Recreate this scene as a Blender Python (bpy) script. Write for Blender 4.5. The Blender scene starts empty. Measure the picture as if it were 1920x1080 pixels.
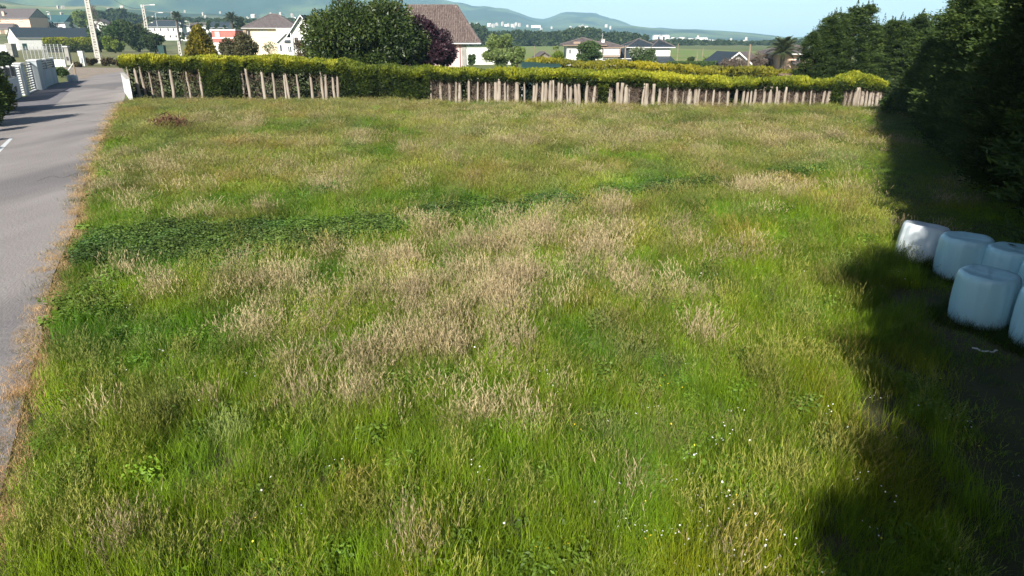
import bpy, math, random
import numpy as np
random.seed(7)
rng = np.random.default_rng(11)
SC = bpy.context.scene
COL = SC.collection
R = math.radians

# ------------------------------------------------------------------ camera, sky, sun, exposure
H = 5.5                                    # camera height above the field (m)
PITCH = math.atan(465 / 1280)              # looks down this much
cam = bpy.data.cameras.new('camera')
cam.lens = 24; cam.sensor_width = 36; cam.clip_end = 40000; cam.clip_start = 0.1
camo = bpy.data.objects.new('camera', cam); COL.objects.link(camo)
camo.location = (0, 0, H); camo.rotation_euler = (math.pi / 2 - PITCH, 0, 0)
SC.camera = camo
SUN_EL = 33.0
SH = (0.24, 0.97)                        # ground direction in which shadows fall
w = bpy.data.worlds.new('World'); SC.world = w; w.use_nodes = True
nt = w.node_tree
for n in list(nt.nodes): nt.nodes.remove(n)
sky = nt.nodes.new('ShaderNodeTexSky'); sky.sky_type = 'NISHITA'; sky.sun_disc = False
sky.sun_elevation = R(SUN_EL); sky.sun_rotation = math.atan2(-SH[0], -SH[1])
sky.air_density = 1.0; sky.dust_density = 1.0; sky.ozone_density = 1.6
bg = nt.nodes.new('ShaderNodeBackground'); bg.inputs[1].default_value = 0.05
wo = nt.nodes.new('ShaderNodeOutputWorld')
nt.links.new(sky.outputs[0], bg.inputs[0]); nt.links.new(bg.outputs[0], wo.inputs[0])
sl = bpy.data.lights.new('sun', 'SUN'); sl.energy = 5.0; sl.angle = R(0.53); sl.color = (1.0, 0.95, 0.86)
so = bpy.data.objects.new('sun', sl); COL.objects.link(so); so.location = (-20, -60, 60)
so.rotation_euler = (math.pi / 2 - R(SUN_EL), 0, -math.atan2(SH[0], SH[1]))
SC.view_settings.view_transform = 'Standard'; SC.view_settings.look = 'None'
SC.view_settings.exposure = 1.0; SC.view_settings.gamma = 1.0
SC.view_settings.use_curve_mapping = False
SC.render.engine = 'CYCLES'
SC.cycles.use_denoising = True
SC.cycles.max_bounces = 5; SC.cycles.diffuse_bounces = 3; SC.cycles.transmission_bounces = 4
SC.cycles.volume_bounces = 0; SC.cycles.transparent_max_bounces = 8

# ------------------------------------------------------------------ pixel (1920x1080 photo) <-> place
cp, sp = math.cos(PITCH), math.sin(PITCH)
def ray(px, py):
    u = (px - 960) / 1280; v = (py - 540) / 1280
    return u, cp - v * sp, -(sp + v * cp)
def gp(px, py, z=0.0):
    d = ray(px, py); t = (H - z) / -d[2]
    return (d[0] * t, d[1] * t, z)
def rise(x, y):                            # the village at the left stands on gently rising ground
    k = min(1.0, max(0.0, (-0.13 - x / max(y, 1)) / 0.13)); k = k * k * (3 - 2 * k)
    return 0.05 * min(600.0, max(0.0, y - 420)) * k
def gpt(px, py):
    """ground point, terrain included"""
    d = ray(px, py); t = 5.0
    while t < 2500:
        x, y, z = d[0] * t, d[1] * t, H + d[2] * t
        if z <= rise(x, y): return (x, y, rise(x, y))
        t += max(0.25, t * 0.003)
    return (x, y, rise(x, y))
def at(px, py, Y):
    d = ray(px, py); t = Y / d[1]
    return (d[0] * t, Y, H + d[2] * t)
def to_px(x, y, z):
    zc = y * cp - (z - H) * sp
    yc = -(y * sp + (z - H) * cp)          # up is negative
    return 960 + 1280 * x / zc, 540 + 1280 * yc / zc
def to_px_np(x, y, z=0.0):
    zz = z - H
    zc = np.maximum(y * cp - zz * sp, 0.05)
    up = y * sp + zz * cp
    return 960 + 1280 * x / zc, 540 - 1280 * up / zc

# ------------------------------------------------------------------ noise
def _h(i, j, s):
    n = (i * 374761393 + j * 668265263 + s * 974634777) & 0xffffffff
    n = ((n ^ (n >> 13)) * 1274126177) & 0xffffffff
    return ((n ^ (n >> 16)) & 0xffff) / 65535.0
def vn(x, y, s=0):
    x = np.asarray(x, float); y = np.asarray(y, float)
    i = np.floor(x).astype(np.int64); j = np.floor(y).astype(np.int64)
    fx = x - i; fy = y - j; fx = fx * fx * (3 - 2 * fx); fy = fy * fy * (3 - 2 * fy)
    a = _h(i, j, s); b = _h(i + 1, j, s); c = _h(i, j + 1, s); d = _h(i + 1, j + 1, s)
    return (a * (1 - fx) + b * fx) * (1 - fy) + (c * (1 - fx) + d * fx) * fy
def fbm(x, y, s=0, o=4):
    r = 0; a = 0.5; t = 0
    for k in range(o):
        r = r + a * vn(x, y, s + k * 17); t += a; a *= 0.55; x = x * 2.03 + 3.1; y = y * 2.03 + 1.7
    return r / t

# ------------------------------------------------------------------ materials
MATS = {}
def nodes_of(m):
    m.use_nodes = True; t = m.node_tree
    for n in list(t.nodes): t.nodes.remove(n)
    return t
def pm(name, c1, c2=None, scale=3.0, rough=0.8, bump=0.0, bscale=None, metal=0.0, spec=0.3, lo=0.35, hi=0.65, stretch=(1, 1, 1), c3=None, s3=0.3):
    if name in MATS: return MATS[name]
    m = bpy.data.materials.new(name); t = nodes_of(m)
    b = t.nodes.new('ShaderNodeBsdfPrincipled'); o = t.nodes.new('ShaderNodeOutputMaterial')
    t.links.new(b.outputs[0], o.inputs[0])
    b.inputs['Roughness'].default_value = rough; b.inputs['Metallic'].default_value = metal
    b.inputs['Specular IOR Level'].default_value = spec
    b.inputs['Base Color'].default_value = (*c1, 1)
    tc = t.nodes.new('ShaderNodeTexCoord'); mp = t.nodes.new('ShaderNodeMapping')
    mp.inputs['Scale'].default_value = stretch; t.links.new(tc.outputs['Object'], mp.inputs[0])
    if c2:
        n = t.nodes.new('ShaderNodeTexNoise'); n.inputs['Scale'].default_value = scale; n.inputs['Detail'].default_value = 6
        r = t.nodes.new('ShaderNodeValToRGB'); r.color_ramp.elements[0].position = lo; r.color_ramp.elements[1].position = hi
        r.color_ramp.elements[0].color = (*c1, 1); r.color_ramp.elements[1].color = (*c2, 1)
        t.links.new(mp.outputs[0], n.inputs[0]); t.links.new(n.outputs[0], r.inputs[0])
        last = r.outputs[0]
        if c3:
            n3 = t.nodes.new('ShaderNodeTexNoise'); n3.inputs['Scale'].default_value = s3; n3.inputs['Detail'].default_value = 5
            r3 = t.nodes.new('ShaderNodeMapRange'); r3.inputs[1].default_value = 0.48; r3.inputs[2].default_value = 0.62
            mx = t.nodes.new('ShaderNodeMixRGB'); mx.inputs[2].default_value = (*c3, 1)
            t.links.new(mp.outputs[0], n3.inputs[0]); t.links.new(n3.outputs[0], r3.inputs[0]); t.links.new(r3.outputs[0], mx.inputs[0])
            t.links.new(last, mx.inputs[1]); last = mx.outputs[0]
        t.links.new(last, b.inputs['Base Color'])
    if bump:
        n = t.nodes.new('ShaderNodeTexNoise'); n.inputs['Scale'].default_value = bscale or scale * 4; n.inputs['Detail'].default_value = 5
        bp = t.nodes.new('ShaderNodeBump'); bp.inputs['Strength'].default_value = bump; bp.inputs['Distance'].default_value = 0.05
        t.links.new(mp.outputs[0], n.inputs[0]); t.links.new(n.outputs[0], bp.inputs['Height']); t.links.new(bp.outputs[0], b.inputs['Normal'])
    MATS[name] = m; return m
def leafmat(name, stops, rough=0.55, spec=0.3, trans=0.25, inst=False):
    """stops: colours along the per-leaf attribute 'tone' 0..1; inst: multiply by the plant's own 'tint'."""
    if name in MATS: return MATS[name]
    m = bpy.data.materials.new(name); t = nodes_of(m)
    a = t.nodes.new('ShaderNodeAttribute'); a.attribute_name = 'tone'
    r = t.nodes.new('ShaderNodeValToRGB')
    while len(r.color_ramp.elements) < len(stops): r.color_ramp.elements.new(0.5)
    for k, c in enumerate(stops):
        r.color_ramp.elements[k].position = k / (len(stops) - 1); r.color_ramp.elements[k].color = (*c, 1)
    t.links.new(a.outputs['Fac'], r.inputs[0]); col = r.outputs[0]
    if inst:
        a2 = t.nodes.new('ShaderNodeAttribute'); a2.attribute_type = 'INSTANCER'; a2.attribute_name = 'tint'
        mx = t.nodes.new('ShaderNodeMixRGB'); mx.blend_type = 'MULTIPLY'; mx.inputs[0].default_value = 1
        t.links.new(col, mx.inputs[1]); t.links.new(a2.outputs['Color'], mx.inputs[2]); col = mx.outputs[0]
    b = t.nodes.new('ShaderNodeBsdfPrincipled'); b.inputs['Roughness'].default_value = rough; b.inputs['Specular IOR Level'].default_value = spec
    tr = t.nodes.new('ShaderNodeBsdfTranslucent'); ms = t.nodes.new('ShaderNodeMixShader'); ms.inputs[0].default_value = trans
    o = t.nodes.new('ShaderNodeOutputMaterial')
    t.links.new(col, b.inputs['Base Color']); t.links.new(col, tr.inputs[0])
    t.links.new(b.outputs[0], ms.inputs[1]); t.links.new(tr.outputs[0], ms.inputs[2]); t.links.new(ms.outputs[0], o.inputs[0])
    MATS[name] = m; return m

M_white = pm('white_render', (0.74, 0.74, 0.72), (0.62, 0.62, 0.6), 1.5, 0.85)
M_cream = pm('cream_render', (0.72, 0.62, 0.46), (0.64, 0.54, 0.40), 1.2, 0.85)
M_pink = pm('pink_render', (0.66, 0.46, 0.45), (0.58, 0.41, 0.40), 1.0, 0.85)
M_pinkor = pm('peach_render', (0.72, 0.50, 0.38), (0.62, 0.43, 0.33), 1.0, 0.85)
M_red = pm('red_render', (0.50, 0.17, 0.14), (0.42, 0.14, 0.12), 1.0, 0.85)
M_greyw = pm('grey_block_wall', (0.33, 0.32, 0.30), (0.23, 0.23, 0.21), 1.0, 0.9)
M_slate = pm('slate_roof', (0.036, 0.05, 0.062), (0.024, 0.034, 0.044), 1.2, 0.6, 0.3, 8)
M_teal = pm('teal_roof', (0.04, 0.10, 0.11), (0.03, 0.075, 0.085), 1.2, 0.6, 0.3, 8)
M_broof = pm('brown_grey_tiles', (0.13, 0.11, 0.11), (0.09, 0.075, 0.075), 1.2, 0.8, 0.4, 8)
M_tile = pm('clay_tile', (0.15, 0.105, 0.098), (0.09, 0.066, 0.064), 2.5, 0.8, c3=(0.19, 0.15, 0.13), s3=0.9)
M_glass = pm('window_glass', (0.03, 0.04, 0.05), None, rough=0.15, spec=0.6)
M_shut = pm('window_shutter', (0.55, 0.53, 0.5), (0.45, 0.43, 0.4), 4, 0.6)
M_frame = pm('window_frame', (0.30, 0.22, 0.17), None, rough=0.6)
M_wframe = pm('white_frame', (0.7, 0.7, 0.7), None, rough=0.5)
M_concrete = pm('pole_concrete', (0.50, 0.48, 0.44), (0.38, 0.36, 0.33), 2, 0.9, 0.3, 20)
M_metal = pm('galvanised_metal', (0.45, 0.46, 0.47), (0.36, 0.37, 0.38), 5, 0.5, metal=0.3)
M_dkmetal = pm('dark_louvre', (0.06, 0.06, 0.075), (0.04, 0.04, 0.05), 5, 0.5)
M_gatewh = pm('weathered_white_wall', (0.42, 0.46, 0.48), (0.27, 0.32, 0.35), 0.9, 0.85, stretch=(1, 1, 0.35), lo=0.4, hi=0.75)
M_wood = pm('grey_wood', (0.28, 0.22, 0.16), (0.18, 0.14, 0.10), 4, 0.9, stretch=(1, 1, 0.2))
M_bark = pm('dark_bark', (0.07, 0.05, 0.035), (0.04, 0.03, 0.02), 6, 0.95, 0.5, 20)
M_trunk = pm('peeled_hedge_trunk', (0.36, 0.31, 0.255), (0.20, 0.162, 0.128), 5, 0.9, 0.5, 18, stretch=(1, 1, 0.25), c3=(0.42, 0.38, 0.32), s3=1.3)
M_dgreen = pm('green_mesh_screen', (0.015, 0.045, 0.04), (0.02, 0.06, 0.05), 5, 0.7)

# ------------------------------------------------------------------ object helpers
def tag(o, label=None, cat=None, group=None, kind=None):
    if label: o['label'] = label
    if cat: o['category'] = cat
    if group: o['group'] = group
    if kind: o['kind'] = kind
    return o
def link(name, me, parent=None, mat=None):
    o = bpy.data.objects.new(name, me); COL.objects.link(o)
    if mat and me and not me.materials: me.materials.append(mat)
    if parent: o.parent = parent
    return o
def empty(name, loc, rz=0, label=None, cat=None, group=None):
    o = bpy.data.objects.new(name, None); COL.objects.link(o); o.location = loc; o.rotation_euler = (0, 0, rz)
    o.empty_display_size = 0.3
    return tag(o, label, cat, group)
def mesh_np(name, V, F, mat=None, tone=None, smooth=False):
    """V (n,3); F (m,k) all faces with k corners; tone per face."""
    V = np.ascontiguousarray(V, dtype=np.float32); F = np.ascontiguousarray(F, dtype=np.int32)
    me = bpy.data.meshes.new(name); m, k = F.shape
    me.vertices.add(len(V)); me.vertices.foreach_set('co', V.ravel())
    me.loops.add(m * k); me.loops.foreach_set('vertex_index', F.ravel())
    me.polygons.add(m); me.polygons.foreach_set('loop_start', np.arange(0, m * k, k, dtype=np.int32))
    if tone is not None:
        a = me.attributes.new('tone', 'FLOAT', 'FACE'); a.data.foreach_set('value', np.clip(tone, 0, 1).astype(np.float32))
    me.update(calc_edges=True); me.validate()
    if smooth: me.shade_smooth()
    if mat: me.materials.append(mat)
    return me
class MB:
    def __init__(s): s.v = []; s.f = []
    def add(s, vs, fs):
        b = len(s.v); s.v += [tuple(p) for p in vs]; s.f += [tuple(b + i for i in f) for f in fs]; return s
    def box(s, x0, y0, z0, x1, y1, z1):
        return s.add([(x0, y0, z0), (x1, y0, z0), (x1, y1, z0), (x0, y1, z0), (x0, y0, z1), (x1, y0, z1), (x1, y1, z1), (x0, y1, z1)],
                     [(0, 3, 2, 1), (4, 5, 6, 7), (0, 1, 5, 4), (1, 2, 6, 5), (2, 3, 7, 6), (3, 0, 4, 7)])
    def slab(s, pts, t):
        """polygon (ccw seen from above/outside) thickened downwards by t"""
        n = len(pts)
        return s.add(list(pts) + [(p[0], p[1], p[2] - t) for p in pts],
                     [tuple(range(n)), tuple(range(2 * n - 1, n - 1, -1))] + [(i, i + n, (i + 1) % n + n, (i + 1) % n) for i in range(n)])
    def prism_y(s, prof, y0, y1):
        """profile in xz extruded along y"""
        n = len(prof)
        return s.add([(p[0], y0, p[1]) for p in prof] + [(p[0], y1, p[1]) for p in prof],
                     [tuple(range(n)), tuple(range(2 * n - 1, n - 1, -1))] + [(i, i + n, (i + 1) % n + n, (i + 1) % n) for i in range(n)])
    def prism_x(s, prof, x0, x1):
        n = len(prof)
        return s.add([(x0, p[0], p[1]) for p in prof] + [(x1, p[0], p[1]) for p in prof],
                     [tuple(range(n)), tuple(range(2 * n - 1, n - 1, -1))] + [(i, i + n, (i + 1) % n + n, (i + 1) % n) for i in range(n)])
    def tube(s, pts, rs, k=6):
        from mathutils import Vector
        P = [Vector(p) for p in pts]; rings = []
        if not hasattr(rs, '__len__'): rs = [rs] * len(P)
        b0 = len(s.v)
        for i, p in enumerate(P):
            d = (P[min(i + 1, len(P) - 1)] - P[max(i - 1, 0)]).normalized()
            a = d.cross(Vector((0, 0, 1)) if abs(d.z) < 0.9 else Vector((1, 0, 0))).normalized(); b = d.cross(a)
            for j in range(k):
                th = 2 * math.pi * j / k; q = p + (a * math.cos(th) + b * math.sin(th)) * rs[i]; s.v.append(tuple(q))
        for i in range(len(P) - 1):
            for j in range(k):
                s.f.append((b0 + i * k + j, b0 + i * k + (j + 1) % k, b0 + (i + 1) * k + (j + 1) % k, b0 + (i + 1) * k + j))
        s.f.append(tuple(b0 + j for j in range(k))[::-1]); e = b0 + (len(P) - 1) * k
        s.f.append(tuple(e + j for j in range(k)))
        return s
    def mesh(s, name, mat=None, smooth=False):
        me = bpy.data.meshes.new(name); me.from_pydata(s.v, [], s.f); me.update()
        import bmesh
        bm = bmesh.new(); bm.from_mesh(me); bmesh.ops.recalc_face_normals(bm, faces=bm.faces); bm.to_mesh(me); bm.free()
        if mat: me.materials.append(mat)
        if smooth: me.shade_smooth()
        return me
    def build(s, name, mat, parent=None, smooth=False):
        return link(name, s.mesh(name, mat, smooth), parent)
def sheet(name, pts, z, mat, parent=None):
    me = bpy.data.meshes.new(name); me.from_pydata([(p[0], p[1], z) for p in pts], [], [tuple(range(len(pts)))]); me.update()
    if me.polygons[0].normal.z < 0: me.flip_normals()
    me.materials.append(mat)
    return tag(link(name, me, parent), kind='structure')
def copy_tree(o, parent=None):
    c = o.copy(); COL.objects.link(c); c.parent = parent
    for ch in o.children: copy_tree(ch, c)
    return c

# leaves: one folded diamond per leaf
def leaves(C, A, size, ratio=0.4, flat=0.0, tone=None, name='foliage', mat=None):
    n = len(C); A = A / (np.linalg.norm(A, axis=1, keepdims=True) + 1e-9)
    Rn = rng.normal(size=(n, 3)); Rn[:, 2] *= (1 - flat)
    B = np.cross(A, Rn); B /= (np.linalg.norm(B, axis=1, keepdims=True) + 1e-9)
    s = np.asarray(size).reshape(-1, 1) * np.ones((n, 1)); wd = s * ratio
    V = np.stack([C - A * s * 0.5, C + B * wd * 0.5 + A * s * 0.08, C + A * s * 0.5, C - B * wd * 0.5 + A * s * 0.08], 1).reshape(-1, 3)
    F = np.arange(n * 4).reshape(n, 4)
    return mesh_np(name, V, F, mat, tone if tone is not None else rng.random(n))
def unit(n):
    d = rng.normal(size=(n, 3)); return d / np.linalg.norm(d, axis=1, keepdims=True)
def crown(blobs, N, size, ratio, mat, name='crown', droop=0.0, up=0.0, inner=0.15, tone_h=0.0, tone_j=0.3, flat=0.0):
    """blobs: (k,6) centre + radii; leaves in shells round each blob; some bigger leaves inside close the crown"""
    Bl = np.array(blobs, float); wgt = (Bl[:, 3] * Bl[:, 4] + Bl[:, 4] * Bl[:, 5] + Bl[:, 3] * Bl[:, 5]); wgt /= wgt.sum()
    idx = rng.choice(len(Bl), N, p=wgt); d = unit(N)
    rr = 0.62 + 0.46 * rng.random(N) ** 0.8
    C = Bl[idx, :3] + d * Bl[idx, 3:] * rr[:, None]
    A = d * 0.9 + rng.normal(size=(N, 3)) * 0.55; A[:, 2] += up - droop
    bt = rng.random(len(Bl))
    z0, z1 = C[:, 2].min(), C[:, 2].max()
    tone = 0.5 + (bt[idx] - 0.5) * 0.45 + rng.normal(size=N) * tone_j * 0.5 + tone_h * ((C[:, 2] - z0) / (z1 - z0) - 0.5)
    sz = size * (0.6 + 0.8 * rng.random(N))
    ni = int(N * inner)
    if ni:
        ii = rng.choice(len(Bl), ni, p=wgt); di = unit(ni)
        Ci = Bl[ii, :3] + di * Bl[ii, 3:] * (0.62 * rng.random(ni)[:, None] ** 0.5)
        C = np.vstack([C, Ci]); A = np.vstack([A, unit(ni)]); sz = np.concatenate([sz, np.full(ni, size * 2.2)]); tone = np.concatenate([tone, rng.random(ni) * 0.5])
    return leaves(C, A, sz, ratio, flat, tone, name, mat)


# ------------------------------------------------------------------ the setting
M_soil = pm('field_soil', (0.045, 0.05, 0.018), (0.075, 0.07, 0.03), 1.5, 0.95, 0.5, 12, c3=(0.09, 0.075, 0.045), s3=0.35)
M_land = pm('far_land', (0.10, 0.135, 0.035), (0.13, 0.13, 0.05), 0.02, 0.95, c3=(0.075, 0.11, 0.03), s3=0.008)
S = 9000
sheet('ground', [(-S, -S), (S, -S), (S, S), (-S, S)], -0.03, M_land)
ROAD_R = [(-330, 1500), (-120, 1200), (0, 930), (60, 690), (100, 515), (138, 430), (162, 330), (196, 240), (226, 196), (233, 186), (236, 172), (240, 150), (238, 138)]
RR = [gp(*p) for p in ROAD_R]
far_l = [gp(-60, 236), gp(18, 192), gp(82, 165.5), gp(110, 155), gp(128, 150)]
M_road = pm('bleached_asphalt', (0.235, 0.212, 0.202), (0.285, 0.26, 0.248), 0.5, 0.9, 0.6, 25, c3=(0.17, 0.158, 0.158), s3=0.16, stretch=(1, 0.3, 1))
road_pts = [(p[0], p[1]) for p in RR]
road_pts += [gp(228, 131.5)[:2], gp(160, 131.5)[:2], gp(140, 146)[:2], gp(128, 152)[:2], gp(110, 156)[:2], gp(82, 166)[:2], gp(18, 193)[:2], (gp(-60, 236)[0], gp(-60, 236)[1]), (-24, 20), (-22, 0), (-20, -12), (-6, -12)]
# field soil: from the road edge to the trees
fs = [(p[0], p[1]) for p in RR[:10]]
sheet('field_soil', fs + [gp(245, 180)[:2], gp(640, 186)[:2], gp(1160, 200)[:2], gp(1660, 196)[:2], (60, 56), (40, 0), (30, -30), (-6, -30)], -0.02, M_soil)
sheet('road', road_pts, 0.0, M_road)
M_road2 = pm('darker_asphalt', (0.15, 0.14, 0.155), (0.18, 0.17, 0.18), 0.6, 0.9, 0.2, 60)
sheet('driveway_apron', [gp(18, 193.2)[:2], gp(82, 166.2)[:2], gp(110, 156.2)[:2], gp(168, 150)[:2], gp(136, 167)[:2], gp(96, 203)[:2], gp(60, 212)[:2], gp(-60, 240)[:2]], 0.004, M_road2)
M_paint = pm('road_paint', (0.62, 0.64, 0.64), (0.5, 0.52, 0.52), 6, 0.7)
sheet('road_marking', [gp(-60, 350)[:2], gp(-60, 330)[:2], gp(18, 259)[:2], gp(24, 260)[:2]], 0.005, M_paint)
M_rp = pm('worn_asphalt_patch', (0.17, 0.155, 0.15), (0.20, 0.185, 0.178), 1.2, 0.9, 0.3, 50)
sheet('road_patch', [gp(180, 166)[:2], gp(196, 160)[:2], gp(222, 163)[:2], gp(214, 168)[:2]], 0.004, M_rp)
M_crack = pm('road_crack_tar', (0.07, 0.065, 0.065), (0.11, 0.10, 0.10), 4, 0.9)
for ci, cr in enumerate([[(70, 340), (96, 330), (118, 334), (150, 322)], [(120, 230), (150, 226), (190, 229)]]):
    V2 = []
    pts2 = []
    for (a, b), (c, d) in zip(cr, cr[1:]):
        for q in range(8): pts2.append((a + (c - a) * q / 8 + random.uniform(-1, 1) * 1.2, b + (d - b) * q / 8 + random.uniform(-1, 1) * .8))
    G2 = [gp(*q) for q in pts2]; wd2 = .018
    mc = MB()
    for k in range(len(G2) - 1):
        a, c = G2[k], G2[k + 1]; dx, dy = c[0] - a[0], c[1] - a[1]; L2 = math.hypot(dx, dy) + 1e-6; nx2, ny2 = -dy / L2 * wd2 * random.uniform(.6, 1.3), dx / L2 * wd2
        mc.add([(a[0] - nx2, a[1] - ny2, .004), (c[0] - nx2, c[1] - ny2, .004), (c[0] + nx2, c[1] + ny2, .004), (a[0] + nx2, a[1] + ny2, .004)], [(0, 1, 2, 3)])
    tag(mc.build('road_crack', M_crack), kind='structure')
M_dirt = pm('gravel_dirt', (0.30, 0.25, 0.20), (0.22, 0.18, 0.14), 0.8, 0.95, 0.4, 10)
sheet('dirt_shoulder', [gp(232, 131.5)[:2], gp(234, 127)[:2], gp(120, 126)[:2], gp(125, 135)[:2], gp(139, 148)[:2], gp(166, 147)[:2], gp(176, 141)[:2], gp(232, 134)[:2]], 0.006, M_dirt)
sheet('dirt_spill', [gp(18, 655)[:2], gp(20, 625)[:2], gp(45, 600)[:2], gp(80, 585)[:2], gp(78, 640)[:2], gp(66, 670)[:2], gp(40, 668)[:2]], 0.004, pm('washed_soil', (0.19, 0.155, 0.13), (0.25, 0.22, 0.2), 3, 0.95, 0.4, 20))
# meadows beyond the hedge
M_mead = pm('meadow', (0.12, 0.19, 0.035), (0.17, 0.21, 0.06), 0.06, 0.95, 0.3, 3, c3=(0.20, 0.19, 0.08), s3=0.02)
M_mead2 = pm('rough_meadow', (0.13, 0.14, 0.05), (0.18, 0.165, 0.08), 0.08, 0.95, 0.3, 3)
sheet('meadow', [gp(900, 120)[:2], gp(1700, 125)[:2], gp(1700, 96)[:2], gp(1440, 97)[:2], gp(1010, 82)[:2], gp(900, 82)[:2]], 0.03, M_mead)
sheet('rough_meadow', [gp(-100, 124)[:2], gp(300, 126)[:2], gp(460, 124)[:2], gp(460, 93)[:2], gp(300, 85)[:2], gp(-100, 84)[:2]], 0.03, M_mead2)

# hills: height field from ridge outline
def hills(name, prof, Y, depth, mat, seed, wob=0.05, foot=None):
    xs = np.array([p[0] for p in prof], float); ys = np.array([p[1] for p in prof], float)
    nx, ny = 220, 40
    px = np.linspace(xs[0], xs[-1], nx); top = np.interp(px, xs, ys)
    hz = np.array([max(0.0, at(a, b, Y)[2]) for a, b in zip(px, top)])
    X = np.array([at(a, 75, Y)[0] for a in px])
    V = []
    for j in range(ny):
        s = j / (ny - 1); yy = Y - depth * (0.8 - s); prof_s = math.sin(min(s / 0.8, 1.0) * math.pi / 2) ** 1.15 if s < 0.8 else math.cos((s - 0.8) / 0.2 * math.pi / 2)
        n = fbm(X / 420.0, np.full(nx, yy / 420.0), seed, 5) - 0.5
        amp = prof_s * (1 - 0.75 * max(0, 1 - abs(s - 0.8) * 8))
        z = hz * prof_s + n * hz * 0.55 * amp
        V.append(np.stack([X * (yy / Y), np.full(nx, yy), z - 1.0 * (s < 0.02) - 0.5], 1))
    V = np.vstack(V); i = np.arange(nx - 1)
    F = np.vstack([np.stack([j * nx + i, j * nx + i + 1, (j + 1) * nx + i + 1, (j + 1) * nx + i], 1) for j in range(ny - 1)])
    return tag(link(name, mesh_np(name, V, F, mat, smooth=True)), kind='structure')
def hillmat(name, a, b, c):
    return pm(name, a, b, 0.0035, 0.95, 0.0, None, lo=0.42, hi=0.56, c3=c, s3=0.0016)
M_hill = hillmat('wooded_hill', (0.010, 0.032, 0.018), (0.10, 0.14, 0.045), (0.022, 0.05, 0.025))
hills('hills', [(-900, 20), (-300, -30), (0, -60), (300, -75), (520, -50), (700, -14), (790, -2), (860, 11), (880, 14), (905, 12), (945, 15), (975, 25), (1000, 36), (1022, 38.5), (1045, 30), (1065, 27), (1110, 29), (1150, 37), (1185, 50), (1210, 54), (1300, 56), (1370, 60), (1450, 67), (1500, 74)], 5200, 2600, M_hill, 3)
hills('low_hills', [(700, 62), (900, 48), (1000, 52), (1100, 52), (1190, 50), (1250, 55), (1290, 54), (1340, 58), (1380, 59), (1440, 66), (1480, 70), (1560, 66), (1640, 62), (1900, 60), (2400, 70)], 3400, 900, M_hill, 9)
hills('foothills', [(-900, 10), (-200, 14), (0, 2), (60, 10), (120, 14), (200, 10), (300, 20), (420, 32), (560, 44), (700, 52), (860, 62), (960, 73)], 2600, 1400, hillmat('pasture_hill', (0.10, 0.15, 0.04), (0.25, 0.24, 0.11), (0.02, 0.045, 0.02)), 5)

nx_, ny_ = 70, 50
gx = np.linspace(-1.1, -.12, nx_); gy = np.linspace(400, 1150, ny_)
V_ = np.array([(a * yy, yy, rise(a * yy, yy) - .015 + (fbm(a * yy / 60, yy / 60, 2, 3) - .5) * .6 * (rise(a * yy, yy) > .5)) for yy in gy for a in gx])
F_ = np.array([(j * nx_ + i, j * nx_ + i + 1, (j + 1) * nx_ + i + 1, (j + 1) * nx_ + i) for j in range(ny_ - 1) for i in range(nx_ - 1)])
tag(link('village_slope', mesh_np('village_slope', V_, F_, pm('slope_pasture', (0.12, 0.14, 0.05), (0.17, 0.17, 0.08), 0.03, .95, c3=(.06, .09, .03), s3=.012), smooth=True)), kind='structure')
# haze
HZ = MB().box(-9400, -9400, -1.2, 9400, 9400, 760).build('haze', None)
hm = bpy.data.materials.new('haze_air'); ht = nodes_of(hm)
pv = ht.nodes.new('ShaderNodeVolumePrincipled'); pv.inputs['Density'].default_value = 0.0001
pv.inputs['Color'].default_value = (0.44, 0.75, 1.0, 1); pv.inputs['Anisotropy'].default_value = -0.3
hout = ht.nodes.new('ShaderNodeOutputMaterial'); ht.links.new(pv.outputs[0], hout.inputs['Volume'])
HZ.data.materials.append(hm); tag(HZ, 'thin pale blue haze over the valley in front of the hills', 'haze', kind='stuff')

# ------------------------------------------------------------------ foliage materials
L_cyp = leafmat('cypress_leaf', [(0.014, 0.026, 0.008), (0.05, 0.085, 0.018), (0.16, 0.21, 0.04)], 0.6, 0.2, 0.15)
L_dark = leafmat('dark_leaf', [(0.02, 0.035, 0.012), (0.04, 0.065, 0.018), (0.08, 0.11, 0.03)], 0.6, 0.25, 0.2)
L_mag = leafmat('magnolia_leaf', [(0.018, 0.03, 0.008), (0.036, 0.062, 0.012), (0.13, 0.16, 0.03)], 0.42, 0.32, 0.15)
L_gold = leafmat('golden_hedge_leaf', [(0.018, 0.026, 0.008), (0.05, 0.08, 0.012), (0.20, 0.235, 0.018), (0.42, 0.41, 0.03)], 0.55, 0.25, 0.3)
L_cone = leafmat('golden_cone_leaf', [(0.04, 0.042, 0.01), (0.15, 0.13, 0.015), (0.34, 0.27, 0.02)], 0.6, 0.2, 0.2)
L_olive = leafmat('olive_leaf', [(0.05, 0.05, 0.025), (0.10, 0.095, 0.045), (0.17, 0.16, 0.08)], 0.6, 0.25, 0.2)
L_purple = leafmat('purple_leaf', [(0.018, 0.008, 0.014), (0.035, 0.014, 0.024), (0.06, 0.025, 0.035)], 0.5, 0.3, 0.2)
L_light = leafmat('light_leaf', [(0.09, 0.13, 0.035), (0.18, 0.25, 0.07), (0.30, 0.36, 0.13)], 0.55, 0.3, 0.3)
L_mid = leafmat('mid_leaf', [(0.025, 0.05, 0.015), (0.055, 0.10, 0.025), (0.11, 0.16, 0.045)], 0.55, 0.3, 0.25)
L_bright = leafmat('bright_leaf', [(0.06, 0.10, 0.015), (0.13, 0.19, 0.02), (0.22, 0.26, 0.03)], 0.55, 0.3, 0.3)
L_bare = leafmat('bare_twig', [(0.07, 0.055, 0.045), (0.13, 0.10, 0.08), (0.2, 0.17, 0.14)], 0.9, 0.1, 0.0)
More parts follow.
